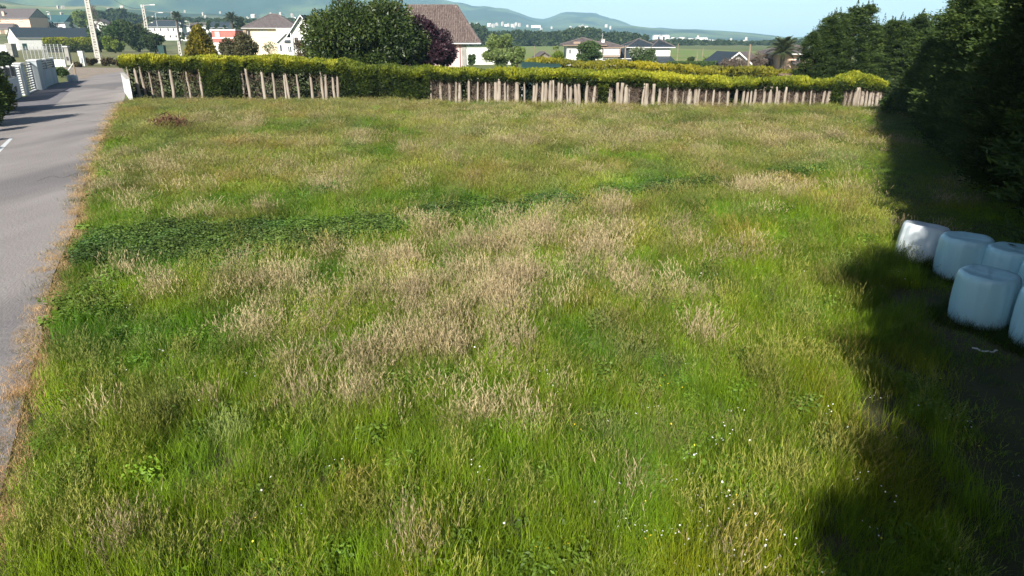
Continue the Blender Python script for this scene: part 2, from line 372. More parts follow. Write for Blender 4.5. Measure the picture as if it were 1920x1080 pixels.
L_twig = leafmat('dead_twig', [(0.045, 0.032, 0.024), (0.15, 0.11, 0.085), (0.31, 0.25, 0.20)], 0.9, 0.1, 0.0)

def blob_crown(w, h, z0, k, rs=0.28, shape='round', jitter=0.12, top_bias=0.0):
    """blobs over a w wide, h tall crown whose bottom is z0"""
    out = []
    for i in range(k):
        d = unit(1)[0]; u = random.random()
        if shape == 'round':
            rad = 0.78 if u < 0.8 else 0.4
            c = d * rad * np.array([w / 2, w / 2, h / 2]) * (1 - rs * 0.5); c[2] += z0 + h / 2
            r = rs * w * (0.75 + 0.5 * random.random()) * 0.5
            out.append([*c, r, r, r * 0.8])
        elif shape == 'cone':
            t = random.random() ** 1.2; prof = (1 - t) ** 0.6 * 0.92 + 0.05; a = random.random() * 6.283
            r = rs * w * 0.5 * (0.5 + 0.7 * prof)
            out.append([math.cos(a) * (prof * w / 2 - r * 0.6), math.sin(a) * (prof * w / 2 - r * 0.6), z0 + t * h * 0.94, r * 0.9, r * 0.9, r * 1.4])
        elif shape == 'column':
            t = random.random(); prof = (1 - t ** 3) * (0.75 + 0.25 * math.sin(min(1, t * 3) * 1.57)); a = random.random() * 6.283
            r = rs * w * 0.5 * (0.7 + 0.5 * random.random())
            out.append([math.cos(a) * max(0, prof * w / 2 - r * 0.6), math.sin(a) * max(0, prof * w / 2 - r * 0.6), z0 + 0.03 * h + t * h * 0.93, r, r, r * 1.6])
    return out
def limbs(h, r, w, n=6, mat=M_bark, name='trunk', parent=None, z_split=0.35):
    m = MB(); top = h * 0.85
    pts = [(0, 0, -0.05), (r * 0.3, 0, h * 0.2), (-r * 0.2, r * 0.3, h * 0.5), (0, 0, top)]
    m.tube(pts, [r, r * 0.8, r * 0.5, r * 0.12], 7)
    for i in range(n):
        a = 6.283 * i / n + random.random(); z = h * (z_split + 0.4 * random.random()); L = w * 0.38 * (0.7 + 0.4 * random.random())
        m.tube([(0, 0, z), (math.cos(a) * L * 0.5, math.sin(a) * L * 0.5, z + L * 0.35), (math.cos(a) * L, math.sin(a) * L, z + L * 0.8)], [r * 0.4, r * 0.25, r * 0.08], 5)
    return m.build(name, mat, parent)
def tree(name, label, cat, pxc, pyb, wpx, pyt, mat, N=5000, k=22, shape='round', leaf_px=4.5, ratio=0.45, z0=0.12, rs=0.34, group=None, Y=None, **kw):
    p = gpt(pxc, pyb) if Y is None else at(pxc, to_px(0, Y, 0)[1], Y)
    Yv = p[1]; s = math.hypot(Yv, H) / 1280 * 1.02
    e = empty(name, (p[0], Yv, p[2] if Y is None else 0), random.random() * 6.28, label, cat, group)
    ht = at(pxc, pyt, Yv)[2] - e.location.z; wd = wpx * s
    bl = blob_crown(wd, ht * (1 - z0), ht * z0, k, rs, shape)
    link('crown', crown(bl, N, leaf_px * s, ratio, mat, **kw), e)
    limbs(ht, max(0.1, wd * 0.035), wd, parent=e)
    return e

# ------------------------------------------------------------------ buildings
class Bld:
    """a building whose facade stands at the ground point under (px0..px1, pyb); local x along the facade, y away, z up"""
    def __init__(s, name, label, cat, px0, px1, pyb, rot=0.0, group=None, Y=None):
        g0 = gpt((px0 + px1) / 2, pyb); s.Y = g0[1] if Y is None else Y; s.zb = g0[2] if Y is None else rise(at(px0, 75, Y)[0], Y)
        s.pyb = pyb; s.px0 = px0; s.rot = R(rot)
        p = at(px0, pyb, s.Y); q = at(px1, pyb, s.Y)
        s.e = empty(name, (p[0], s.Y, s.zb), s.rot, label, cat, group)
        s.x0 = p[0]; s.w = s.X(px1)
    def Z(s, py): return at(s.px0, py, s.Y)[2] - s.zb
    def X(s, px, py=None):
        d = ray(px, s.pyb); u = d[0] / d[1]; return (u * s.Y - s.x0) / (math.cos(s.rot) - u * math.sin(s.rot))
    def part(s, name, mb, mat, parent=None): return mb.build(name, mat, parent or s.e)
    def win(s, px0, px1, py0, py1, shut=False, frame=M_frame, mat=None, bars=1):
        x0, x1, z1, z0 = s.X(px0), s.X(px1), s.Z(py0), s.Z(py1); t = max(0.06, (x1 - x0) * 0.07)
        f = MB().box(x0, -0.07, z0, x0 + t, 0.0, z1).box(x1 - t, -0.07, z0, x1, 0, z1).box(x0 + t, -0.07, z1 - t, x1 - t, 0, z1).box(x0 - t, -0.16, z0 - t, x1 + t, 0, z0)
        for k in range(bars):
            xm = x0 + (x1 - x0) * (k + 1) / (bars + 1); f.box(xm - t / 2, -0.06, z0, xm + t / 2, 0, z1 - t)
        fo = s.part('window', f, frame)
        MB().box(x0 + t * 0.9, -0.03, z0 - 0.01, x1 - t * 0.9, -0.004, z1 - t * 0.9).build('shutter' if shut else 'pane', M_shut if shut else (mat or M_glass), fo)
        return fo
    def door(s, px0, px1, py0, mat=M_wood):
        x0, x1, z1 = s.X(px0), s.X(px1), s.Z(py0)
        d = s.part('door', MB().box(x0, -0.08, 0.02, x1, -0.003, z1), mat)
        MB().box(x1 - (x1 - x0) * 0.2, -0.14, z1 * 0.45, x1 - (x1 - x0) * 0.12, -0.08, z1 * 0.5).build('handle', M_metal, d)
    def chimney(s, px, py_top, wpx, y, py_bot, roof=None, mat=M_white):
        x = s.X(px); ww = s.X(px + wpx) - x; z1 = s.Z(py_top); z0 = s.Z(py_bot)
        c = s.part('chimney', MB().box(x, y, z0, x + ww, y + ww, z1 - 0.12), mat)
        if roof: c.parent = roof
        MB().box(x - ww * .15, y - ww * .15, z1 - 0.12, x + ww * 1.15, y + ww * 1.15, z1).build('chimney_cap', M_concrete, s.e)
    def walls(s, d, mat, zt, y0=0.0, x0=0.0, x1=None, name='wall'):
        return s.part(name, MB().box(x0, y0, -0.6, s.w if x1 is None else x1, y0 + d, zt), mat)
    def roof_hip(s, d, ze, zr, mat, ov=0.5, x0=0.0, x1=None, y0=0.0, inset=None, name='roof', fascia=M_wframe):
        x1 = s.w if x1 is None else x1; a, b = x0 - ov, x1 + ov; c, e = y0 - ov, y0 + d + ov
        ins = inset if inset is not None else min((e - c) / 2, (b - a) / 2 * 0.98); ym = (c + e) / 2; t = 0.12
        V = [(a, c, ze), (b, c, ze), (b, e, ze), (a, e, ze), (a + ins, ym, zr), (b - ins, ym, zr)]
        m = MB().add(V, [(0, 1, 5, 4), (1, 2, 5), (2, 3, 4, 5), (3, 0, 4), (3, 2, 1, 0)])
        r = s.part(name, m, mat)
        s.part('eaves', MB().box(a + 0.03, c + 0.03, ze - 0.18, b - 0.03, e - 0.03, ze - 0.005), fascia)
        mr = MB()
        for i, j in ((0, 4), (1, 5), (2, 5), (3, 4), (4, 5)):
            mr.tube([(V[i][0], V[i][1], V[i][2] + 0.03), (V[j][0], V[j][1], V[j][2] + 0.05)], 0.09 + ov * 0.05, 5)
        o = s.part('ridge_cap', mr, M_broof2); o.parent = r
        return r
    def roof_long(s, d, ze, zr, mat, ov=0.4, x0=0.0, x1=None, y0=0.0, wallmat=None, verge=M_wframe):
        """ridge along the facade"""
        x1 = s.w if x1 is None else x1; a, b = x0 - ov * 0.6, x1 + ov * 0.6; ym = y0 + d / 2; k = (zr - ze) / (d / 2); t = 0.16
        m = MB().slab([(a, y0 - ov, ze - k * ov + t), (b, y0 - ov, ze - k * ov + t), (b, ym, zr + t), (a, ym, zr + t)], t)
        m.slab([(a, ym + 0.004, zr + t), (b, ym + 0.004, zr + t), (b, y0 + d + ov, ze - k * ov + t), (a, y0 + d + ov, ze - k * ov + t)], t)
        r = s.part('roof', m, mat)
        if wallmat: s.part('gable', MB().prism_x([(y0 + 0.01, ze + 0.002), (y0 + d - 0.01, ze + 0.002), (ym, zr - 0.02)], x0, x1), wallmat)
        s.part('gutter', MB().box(a, y0 - ov - 0.14, ze - k * ov - 0.02, b, y0 - ov - 0.01, ze - k * ov + 0.12), verge)
        return r
    def roof_front(s, d, ze, zr, mat, ov=0.4, x0=0.0, x1=None, y0=0.0, wallmat=M_white, verge=M_wframe):
        """gable faces the camera"""
        x1 = s.w if x1 is None else x1; xm = (x0 + x1) / 2; k = (zr - ze) / ((x1 - x0) / 2); t = 0.16; zo = ze - k * ov
        m = MB().slab([(x0 - ov, y0 - ov, zo + t), (xm, y0 - ov, zr + t), (xm, y0 + d, zr + t), (x0 - ov, y0 + d, zo + t)], t)
        m.slab([(xm + .004, y0 - ov, zr + t), (x1 + ov, y0 - ov, zo + t), (x1 + ov, y0 + d, zo + t), (xm + .004, y0 + d, zr + t)], t)
        r = s.part('roof', m, mat)
        s.part('gable', MB().prism_y([(x0 + .01, ze + .002), (x1 - .01, ze + .002), (xm, zr - .02)], y0, y0 + d - 0.05), wallmat)
        vb = MB()
        th = t * 1.5 + (x1 - x0) * 0.012
        vb.add([(x0 - ov, y0 - ov - .07, zo - th + t), (xm, y0 - ov - .07, zr - th + t), (xm, y0 - ov - .07, zr + t + .03), (x0 - ov, y0 - ov - .07, zo + t + .03)] +
               [(x0 - ov, y0 - ov - .003, zo - th + t), (xm, y0 - ov - .003, zr - th + t), (xm, y0 - ov - .003, zr + t + .03), (x0 - ov, y0 - ov - .003, zo + t + .03)],
               [(0, 1, 2, 3), (7, 6, 5, 4), (0, 4, 5, 1), (1, 5, 6, 2), (2, 6, 7, 3), (3, 7, 4, 0)])
        vb.add([(x1 + ov, y0 - ov - .07, zo - th + t), (xm, y0 - ov - .07, zr - th + t), (xm, y0 - ov - .07, zr + t + .03), (x1 + ov, y0 - ov - .07, zo + t + .03)] +
               [(x1 + ov, y0 - ov - .003, zo - th + t), (xm, y0 - ov - .003, zr - th + t), (xm, y0 - ov - .003, zr + t + .03), (x1 + ov, y0 - ov - .003, zo + t + .03)],
               [(0, 1, 2, 3), (7, 6, 5, 4), (0, 4, 5, 1), (1, 5, 6, 2), (2, 6, 7, 3), (3, 7, 4, 0)])
        s.part('verge_board', vb, verge)
        return r
M_broof2 = pm('ridge_tile', (0.17, 0.15, 0.14), (0.12, 0.10, 0.10), 2, 0.8)

# --- left side of the road, far to near
b = Bld('farmhouse', 'peach farmhouse with grey roof at the far left edge of the village', 'house', -14, 60, 60, -6)
b.walls(b.w * 0.6, M_pinkor, b.Z(33)); r = b.roof_long(b.w * 0.6, b.Z(33), b.Z(15.5), M_broof, 1.2, wallmat=M_greyw)
b.win(15, 22, 36, 40, True); b.win(41, 48, 36, 40, True); b.win(2, 6, 35, 41)
b.chimney(8, 21, 4, 2.0, 30, r, M_pinkor)
b.part('arched_opening', MB().prism_y([(b.X(29), 0.0), (b.X(38), 0.0), (b.X(38), b.Z(49)), (b.X(36), b.Z(46)), (b.X(33), b.Z(45)), (b.X(30), b.Z(46.5)), (b.X(29), b.Z(49))], -0.2, -0.02), M_glass)
b = Bld('farm_shed', 'low shed with brown roof in front of the peach farmhouse', 'shed', -20, 24, 64, 0)
b.walls(8, M_pinkor, b.Z(53)); b.roof_long(8, b.Z(53), b.Z(44), M_broof, 0.8, wallmat=M_pinkor); b.door(2, 10, 55)
b = Bld('cottage', 'small pink cottage left of the teal roofed house', 'cottage', 67, 84, 47, 0)
b.walls(10, M_pinkor, b.Z(38)); b.roof_front(12, b.Z(38), b.Z(32), M_broof, 1.0, wallmat=M_pinkor); b.win(73, 78, 39, 43)
b = Bld('teal_roofed_house', 'white house under a long teal roof behind the barn', 'house', 84, 124, 57, -14)
b.walls(16, M_white, b.Z(41)); b.roof_long(16, b.Z(41), b.Z(28), M_teal, 1.4, wallmat=M_teal); b.win(90, 95, 43, 48); b.win(106, 112, 43, 48)
b.chimney(82, 30, 3, 3, 38, None, M_pinkor)
b = Bld('gabled_outbuilding', 'white gabled outbuilding behind the right end of the barn', 'outbuilding', 152, 214, 60, 0)
b.walls(14, M_white, b.Z(52)); b.roof_front(16, b.Z(52), b.Z(35.5), M_broof, 1.2); b.win(178, 184, 45, 51)
b = Bld('long_barn', 'long white barn with dark slate roof behind the clipped hedge', 'barn', 37, 200, 94.5, 48)
d = b.w * 0.42
b.walls(d, M_white, b.Z(70)); b.roof_long(d, b.Z(70), b.Z(51), M_slate, 0.7, wallmat=M_white)
b.door(44, 52.5, 81.5, M_dgreen); b.win(186, 192, 80, 88)
b.part('plinth', MB().box(-0.05, -0.06, 0, b.w + 0.05, -0.003, 0.5), M_concrete)

def block_hedge(name, label, px0, px1, pyb, pyt, mat, N, size_px=4, dep=None, tone_h=0.9, cat='hedge', group=None, rot=0.0):
    Y = gp((px0 + px1) / 2, pyb)[1]; a = at(px0, pyb, Y)[0]; c = at(px1, pyb, Y)[0]; h = at(px0, pyt, Y)[2]; s = Y / 1280
    wd = c - a; dep = dep or h * 0.6
    e = empty(name, ((a + c) / 2, Y + dep / 2, 0), R(rot), label, cat, group)
    n1 = int(N * 0.9); P = rng.random((n1, 3)) * [wd, dep, h] - [wd / 2, dep / 2, 0]
    f = rng.random(n1); P[f < .45, 1] = -dep / 2; k = (f >= .45) & (f < .6); P[k, 1] = dep / 2; k = (f >= .6) & (f < .88); P[k, 2] = h
    k = f >= .88; P[k, 0] = np.sign(P[k, 0]) * wd / 2
    lump = fbm(P[:, 0] / (h * .35) + 9, P[:, 2] / (h * .35), 4, 3) - .5
    P[:, 1] += np.sign(P[:, 1]) * lump * h * 0.22; P[:, 2] = np.maximum(P[:, 2] * (1 + lump * 0.14), .02)
    P += rng.normal(size=P.shape) * h * 0.02
    A = rng.normal(size=P.shape) * .6; A[:, 2] += .5; A[:, 1] -= .3
    tone = 0.42 + tone_h * (P[:, 2] / h - .62) + rng.normal(size=n1) * .13 + lump * .5
    me = leaves(P, A, size_px * s * (.6 + .8 * rng.random(n1)), .5, 0, tone, 'foliage', mat)
    link('foliage', me, e)
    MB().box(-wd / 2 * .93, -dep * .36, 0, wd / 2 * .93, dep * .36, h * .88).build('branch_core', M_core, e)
    return e
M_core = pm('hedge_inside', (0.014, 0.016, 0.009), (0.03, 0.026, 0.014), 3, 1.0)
block_hedge('clipped_hedge', 'rectangular clipped hedge with golden top in front of the barn', 84, 178, 98.5, 72, L_gold, 7000, 2.6, None, .75)
tree('round_shrub', 'round lime green shrub right of the barn', 'shrub', 217, 100, 40, 66, L_bright, 2600, 12, z0=0.02, leaf_px=3.5)
for i, (x, wd, t, lab, mt) in enumerate([(190, 40, 46, 'green tree growing behind the right end of the barn', L_mid), (226, 66, 31, 'wide dark green tree behind the lime green shrub', L_mid), (262, 62, 36, 'dark tree beside the lamp pole at the junction', L_dark), (293, 36, 58, 'low dark bush left of the white apartment house', L_dark)]):
    tree('garden_tree', lab, 'tree', x, 98 if i < 3 else 101, wd, t, mt, 4200, 20, z0=0.03, leaf_px=4, group=None)
tree('tall_pale_tree', 'tall yellow green tree behind the tilted power pole', 'tree', 163, 66, 36, 10, L_light, 1800, 14, z0=.1, leaf_px=3)
tree('bare_tree', 'leafless brown tree behind the power pole', 'tree', 178, 64, 30, 3, L_bare, 1500, 14, z0=.1, leaf_px=3, ratio=.12)
tree('dark_tree', 'small dark round tree between teal roof and pale tree', 'tree', 140, 62, 12, 23, L_dark, 800, 8, z0=.05, leaf_px=3)
tree('bush_hedge', 'dark bushes below the teal roofed house', 'bush', 88, 58, 36, 44, L_dark, 1200, 14, z0=.0, leaf_px=3)
tree('hill_tree', 'dark green tree at the upper left corner of the photo', 'tree', 6, 52, 34, 3, L_mid, 1800, 12, z0=.05, leaf_px=3)

# white apartment house and neighbours
b = Bld('apartment_house', 'long white two storey house with slate hip roof left of the golden cone', 'house', 281, 344, 75.5, 3)
b.walls(b.w * .35, M_white, b.Z(50)); r = b.roof_hip(b.w * .35, b.Z(50), b.Z(38), M_slate, 1.2)
for x in (292, 303, 317, 327): b.win(x, x + 2.8, 53, 58)
for x in (289, 298, 308, 319, 330): b.win(x, x + 3.2, 66, 70)
b.chimney(286, 41, 3.5, 2, 48, r); b.chimney(338, 42, 3.5, 2, 50, r)
b = Bld('bungalow', 'white bungalow with dark roof right of the apartment house', 'bungalow', 344, 382, 77, 0)
b.walls(10, M_white, b.Z(67)); b.roof_hip(10, b.Z(67), b.Z(57), M_slate, 1.5); b.win(350, 356, 69, 73); b.win(366, 371, 69, 73)
b = Bld('distant_house', 'white house with grey roof just behind the tip of the golden cone', 'house', 352, 392, 66, 0, 'distant village houses')
b.walls(12, M_white, b.Z(48)); b.roof_hip(12, b.Z(48), b.Z(42), M_broof, 1.2); b.win(358, 362, 50, 55); b.win(372, 377, 50, 55)
b = Bld('distant_house', 'white house with dark roof left of the second palm', 'house', 394, 428, 66, 0, 'distant village houses')
b.walls(14, M_white, b.Z(50.5)); b.roof_long(14, b.Z(50.5), b.Z(41), M_slate, 1.2, wallmat=M_white); b.win(400, 404, 53, 58); b.win(414, 419, 53, 58)
b = Bld('flat_roofed_building', 'red and white flat roofed building between golden cone and grey bush', 'building', 403, 447, 106, 5)
b.walls(10, M_white, b.Z(80)); 
b.part('upper_storey', MB().box(0, .1, b.Z(80) + .01, b.w, 9, b.Z(57.5)), M_red)
b.part('parapet', MB().box(-.1, -.1, b.Z(57.4), b.w + .1, 9.2, b.Z(55)), M_white)
b.part('string_course', MB().box(-.05, -.12, b.Z(72.5), b.w, .09, b.Z(70)), M_white)
b.win(408, 418, 58.5, 69, bars=0, mat=M_shut); b.win(414, 419, 83, 96)

def palm(label, pxc, pyb, pyt, wpx, nf=26, Y=None, spr=1.0):
    p = gpt(pxc, pyb) if Y is None else (at(pxc, 75, Y)[0], Y, 0); s = math.hypot(p[1], H) / 1280
    e = empty('palm_tree', p, 0, label, 'palm'); L = wpx * s / 2 * 1.15; zt = at(pxc, pyt, p[1])[2] - L * .55 - p[2]
    tr = MB()
    tr.tube([(0, 0, -.05), (0, 0, zt * .35), (0, 0, zt * .9), (0, 0, zt)], [L * .12, L * .10, L * .12, L * .17], 9).build('trunk', M_palmt, e)
    V = []; F = []; n = 14
    fr = MB()                                             # one frond: arching midrib with leaflet blades both sides
    def P(t): return np.array([L * (t * .95 - .12 * t ** 3), 0, L * (.62 * t - .62 * t * t)])
    fr.tube([tuple(P(t)) for t in (0, .3, .6, 1)], [L * .02, L * .014, L * .01, L * .004], 4)
    for k in range(2, n + 1):
        t = k / n; q = P(t); ll = L * .26 * math.sin(math.pi * min(1, t * .8 + .15)) + L * .03
        for sg in (-1, 1):
            tip = q + np.array([ll * .55, sg * ll * .75, -ll * .28])
            fr.add([tuple(q + [-L * .012, 0, 0]), tuple(q + [L * .035, 0, 0]), tuple(tip), tuple((q + tip) / 2 + [-L * .035, 0, 0])], [(0, 1, 2, 3)])
    me = fr.mesh('frond', L_mid2)
    for k in range(nf):
        f = link('frond', me, e); a = k * 2.399; f.location = (0, 0, zt); tl = -1.15 + 1.6 * (k / nf)
        f.rotation_euler = (0, tl * spr, a)
    return e
M_palmt = pm('palm_trunk', (0.09, 0.07, 0.05), (0.05, 0.04, 0.03), 3, .95, .6, 6)
L_mid2 = leafmat('palm_leaf', [(0.06, 0.075, 0.03)] * 2, .5, .3, .15)
palm('palm behind the white apartment house', 338, 82, 24, 27, 24)
palm('second palm behind the red building', 440, 84, 26, 30, 26)
tree('norfolk_pine', 'thin pointed conifer behind the first palm', 'tree', 343, 81, 9, 20, L_dark, 700, 12, 'cone', z0=.15, leaf_px=2.5)
tree('round_tree', 'grey green round tree behind the second palm', 'tree', 454, 83, 32, 24, L_dark, 1800, 14, z0=.1, leaf_px=3)
for k, x in enumerate((365, 380, 396, 412, 425)): tree('small_tree', ['dark tree above the bungalow roof', 'dark tree over the distant white house', 'dark tree between two distant roofs', 'dark tree left of the second palm crown', 'dark low tree at foot of the second palm'][k], 'tree', x, 80, 17, 33 + (k % 2) * 3, L_dark, 500, 8, z0=.0, leaf_px=3)

# cream house
b = Bld('cream_house', 'cream two storey house with grey hip roof behind the round grey bush', 'house', 467, 560, 106, 6)
b.walls(b.w * .7, M_cream, b.Z(53)); r = b.roof_hip(b.w * .8, b.Z(52.5), b.Z(25), M_broof, 1.3, inset=b.w * .5)
b.win(493, 506, 56, 68, True, M_wframe, bars=0); b.win(470, 475, 57, 67); b.win(528, 534, 56, 61)
b.part('balcony_recess', MB().box(b.X(462), -.6, b.Z(66), b.X(468), 0, b.Z(55)), M_frame)
b.part('side_wing', MB().box(b.w * .62, -1.6, 0, b.w, -.02, b.Z(54)), M_cream)
b = Bld('white_annex', 'small white gabled annex in front of the cream house', 'annex', 524, 560, 105.5, 0, Y=b.Y - 3.5)
b.walls(6, M_white, b.Z(78)); b.roof_front(7, b.Z(78), b.Z(62), M_slate, .7)
b.win(526.5, 530.5, 84, 96, frame=M_wframe, bars=0); b.win(541, 556, 86, 98, frame=M_wframe, bars=3)
b.part('lean_to_roof', MB().slab([(b.X(536), -.5, b.Z(79)), (b.w + .5, -.5, b.Z(79)), (b.w + .5, 1.5, b.Z(63)), (b.X(543), 1.5, b.Z(63))], .15), M_slate)
b = Bld('gabled_villa', 'white villa with steep gable half hidden by the magnolia', 'villa', 549, 597, 112, -4)
b.walls(10, M_white, b.Z(62)); b.roof_front(10, b.Z(62), b.Z(29), M_slate, 1.0); b.win(556, 563, 70, 84); b.win(568, 577, 46, 57)
b.part('timber_post', MB().box(b.X(552), -1.2, 0, b.X(553.5), -1.0, b.Z(62)), M_wframe)

# tiled house
b = Bld('tiled_house', 'pink house with big brown tiled roof right of the magnolia', 'house', 738, 868, 139, 0)
D = b.w * .62; ze = b.Z(80.5); zr = b.Z(9)
b.walls(D, M_pink, ze - .05)
ov = 1.75; xa, xb = -ov, b.X(902)
V = [(xa, -ov * .45, ze), (xb, -ov * .45, ze), (xb, D + ov, ze), (xa, D + ov, ze)]
ym = D / 2; xr = b.X(857)
base = MB().add(V + [(2.5, ym, zr), (xr, ym, zr)], [(0, 1, 5, 4), (1, 2, 5), (2, 3, 4, 5), (3, 0, 4), (3, 2, 1, 0)])
roof = b.part('roof', base, M_tile)
# tiles: rows of pans laid on the front slope, each course stepped over the one below
A_ = np.array(V[0]); B_ = np.array(V[1]); C_ = np.array((2.5, ym, zr)); D_ = np.array((xr, ym, zr)); rows = 21
nrm = np.cross(B_ - A_, C_ - A_); nrm /= np.linalg.norm(nrm)
tv = []; tf = []; tn = []
for j in range(rows):
    t0, t1 = j / rows, (j + 1.12) / rows
    L0 = A_ + (C_ - A_) * t0; R0 = B_ + (D_ - B_) * t0; n = max(4, int((R0[0] - L0[0]) / .40)); up = (C_ - A_) * 0 + np.array([0, ym + ov * .45, zr - ze])
    for i in range(n):
        x = L0[0] + .40 * i + (.0 if j % 2 else .20)
        if x + .40 > R0[0] - .02 or x + .40 > (B_ + (D_ - B_) * min(1, t1))[0]: continue
        p0 = np.array([x, L0[1], L0[2]]); p1 = p0 + up * (t1 - t0)
        jj = random.random() * .012
        prof = [(0, .05), (.08, .12), (.17, .15), (.26, .12), (.33, .03), (.395, .02)]
        b0 = len(tv)
        for (dx, hh) in prof: tv.append(p0 + [dx, 0, 0] + nrm * (hh + .08 + jj))
        for (dx, hh) in prof: tv.append(p1 + [dx, 0, 0] + nrm * (hh + jj))
        for k in range(5): tf.append((b0 + k, b0 + k + 1, b0 + 7 + k, b0 + 6 + k)); tn.append(random.random())
tiles = link('roof_tiles', mesh_np('roof_tiles', np.array(tv), np.array(tf), leafmat('brown_roof_tiles', [(0.085, 0.06, 0.056), (0.135, 0.102, 0.094), (0.20, 0.165, 0.145)], .85, .2, 0), np.array(tn)), roof); tiles['kind'] = 'stuff'
hip = MB()
for p, q in ((V[1], (xr, ym, zr)), ((2.5, ym, zr), (xr, ym, zr)), (V[0], (2.5, ym, zr))):
    for k in range(24):
        a = np.array(p) + (np.array(q) - np.array(p)) * k / 24; c = np.array(p) + (np.array(q) - np.array(p)) * (k + .95) / 24
        hip.tube([tuple(a + [0, 0, .16]), tuple(c + [0, 0, .12])], [.13, .11], 5)
hip.build('ridge_tiles', M_broof2, roof)
b.part('gutter', MB().box(xa, -ov * .45 - .14, ze - .16, xb + .1, -ov * .45 - .003, ze + .0), M_wframe)
b.part('soffit', MB().box(xa + .05, -ov * .45 + .002, ze - .14, xb - .05, D + ov - .05, ze - .004), M_wframe)
b.part('corner_pier', MB().box(b.w - .1, -.12, 0, b.w + .62, 1.2, ze - .15), M_greyw)
b.part('downpipe', MB().tube([(b.w - .4, -.12, 0), (b.w - .4, -.12, ze - .2)], .06, 6), pm('brown_downpipe', (.16, .07, .06)))
b.win(833, 842, 94, 122, frame=pm('red_window_frame', (.33, .08, .05)), bars=1)

# right side
b = Bld('garden_wall_building', 'long low white building right of the tiled house', 'building', 872, 968, 121, 9)
b.walls(5, M_white, b.Z(91)); b.part('coping', MB().box(-.1, -.1, b.Z(91) + .005, b.w + .1, 5.1, b.Z(89.5)), M_white); b.win(886, 891, 100, 108, frame=M_wframe)
b = Bld('balcony_house', 'white house with two tier brown roof and wooden balcony', 'house', 1062, 1161, 123, 0)
xs = b.X(1128)
b.part('wall', MB().box(0, 0, 0, xs, 9, b.Z(84)), M_white)
b.part('lower_wall', MB().box(xs + .01, .5, 0, b.X(1158), 9, b.Z(103)), M_white)
b.part('upper_wall', MB().box(xs + .01, 1.3, b.Z(103) + .01, b.w, 9, b.Z(86)), M_white)
b.roof_hip(9, b.Z(84), b.Z(71), M_broof, 1.0, x1=xs, name='roof', fascia=M_frame)
b.roof_hip(9, b.Z(88), b.Z(76.5), M_broof, .9, x0=xs - 3, x1=b.w, y0=.3, fascia=M_frame)
bl = b.part('balcony', MB().box(xs, -.5, b.Z(103.5), b.w, 1.28, b.Z(102)).box(xs + .3, -.42, b.Z(102), b.w - .2, -.34, b.Z(91.5)), M_white)
for x in (1129, 1135.5, 1160): MB().box(b.X(x), -.5, b.Z(102), b.X(x) + .2, -.25, b.Z(88.5)).build('post', M_frame, bl)
b.part('balcony_beam', MB().box(xs, -.55, b.Z(102) - .55, b.w, -.43, b.Z(102) - .25), M_frame)
b.part('loggia', MB().box(b.X(1074), -.25, b.Z(83.5), b.X(1087), -.003, b.Z(78)), M_frame)
b.win(1066, 1071, 92, 100, frame=M_wframe); b.win(1130, 1134, 93, 101, frame=M_wframe, bars=0); b.win(1137, 1141, 108, 116, frame=M_wframe)
b.chimney(1129, 73, 6, 3, 80, None, M_white)
b.part('tv_aerial', MB().box(b.X(1130), 3, b.Z(77), b.X(1130) + .08, 3.08, b.Z(62)).box(b.X(1127), 3, b.Z(66), b.X(1133), 3.06, b.Z(65.6)), M_metal)
b = Bld('slate_house', 'white house with dark slate roof and dormer behind the flowering tree', 'house', 1179, 1251, 121, 0)
xs = b.X(1226)
b.part('wall', MB().box(0, 0, 0, xs, 10, b.Z(88)), M_white)
b.part('wing_wall', MB().box(xs + .01, -1.2, 0, b.X(1253), 9, b.Z(88)), M_white)
b.roof_hip(10, b.Z(88), b.Z(73), M_slate, 1.0, x1=b.X(1225)); b.roof_hip(9.5, b.Z(88), b.Z(74), M_slate, 1.0, x0=b.X(1224), x1=b.X(1253), y0=-1.1)
b.part('dormer', MB().box(b.X(1235), 1.0, b.Z(86.5), b.X(1244), 4, b.Z(80)), M_white)
b.part('dormer_roof', MB().box(b.X(1234), .7, b.Z(79.9), b.X(1245), 4.2, b.Z(79)), M_slate)
b.part('porch_roof', MB().slab([(b.X(1222), -5, b.Z(114)), (b.X(1258), -5, b.Z(114)), (b.X(1254), -1.3, b.Z(105)), (b.X(1226), -1.3, b.Z(105))], .2), M_slate)
b.part('porch_wall', MB().box(b.X(1224), -4.6, 0, b.X(1256), -1.3, b.Z(115.5)), M_white)
b.win(1183, 1188, 94, 102, frame=M_wframe); b.win(1238, 1243, 94, 102, frame=M_wframe)
b = Bld('dark_annex', 'grey slate roofed garage between the two white houses', 'garage', 1158, 1182, 122, 0)
b.walls(8, M_greyw, b.Z(108)); b.roof_long(8, b.Z(108), b.Z(92), M_slate, .6, wallmat=M_greyw); b.door(1163, 1170, 111)
b = Bld('stone_hut', 'small stone hut with brown gabled roof in the meadow', 'hut', 1008, 1032, 114, 12)
M_stone = pm('rubble_stone', (.27, .24, .2), (.14, .12, .1), 2.5, .95, .5)
b.walls(5, M_stone, b.Z(106)); b.roof_front(5, b.Z(106), b.Z(97.5), M_broof, .5, wallmat=M_stone, verge=M_broof); b.door(1018, 1022, 107)
b = Bld('gabled_cottage', 'white gabled cottage with grey roof left of the leaning pole', 'cottage', 1362, 1398, 133, 0)
b.walls(13, M_white, b.Z(114)); b.roof_front(14, b.Z(114), b.Z(99), M_slate, .8); b.win(1376, 1384, 117, 124)
b.part('side_roof', MB().slab([(b.X(1399), 2, b.Z(114)), (b.X(1432), 2, b.Z(117)), (b.X(1436), 10, b.Z(98)), (b.X(1385), 10, b.Z(98))], .2), M_broof)
b = Bld('pink_house', 'pale pink house behind the palm at the right', 'house', 1455, 1530, 135, -8)
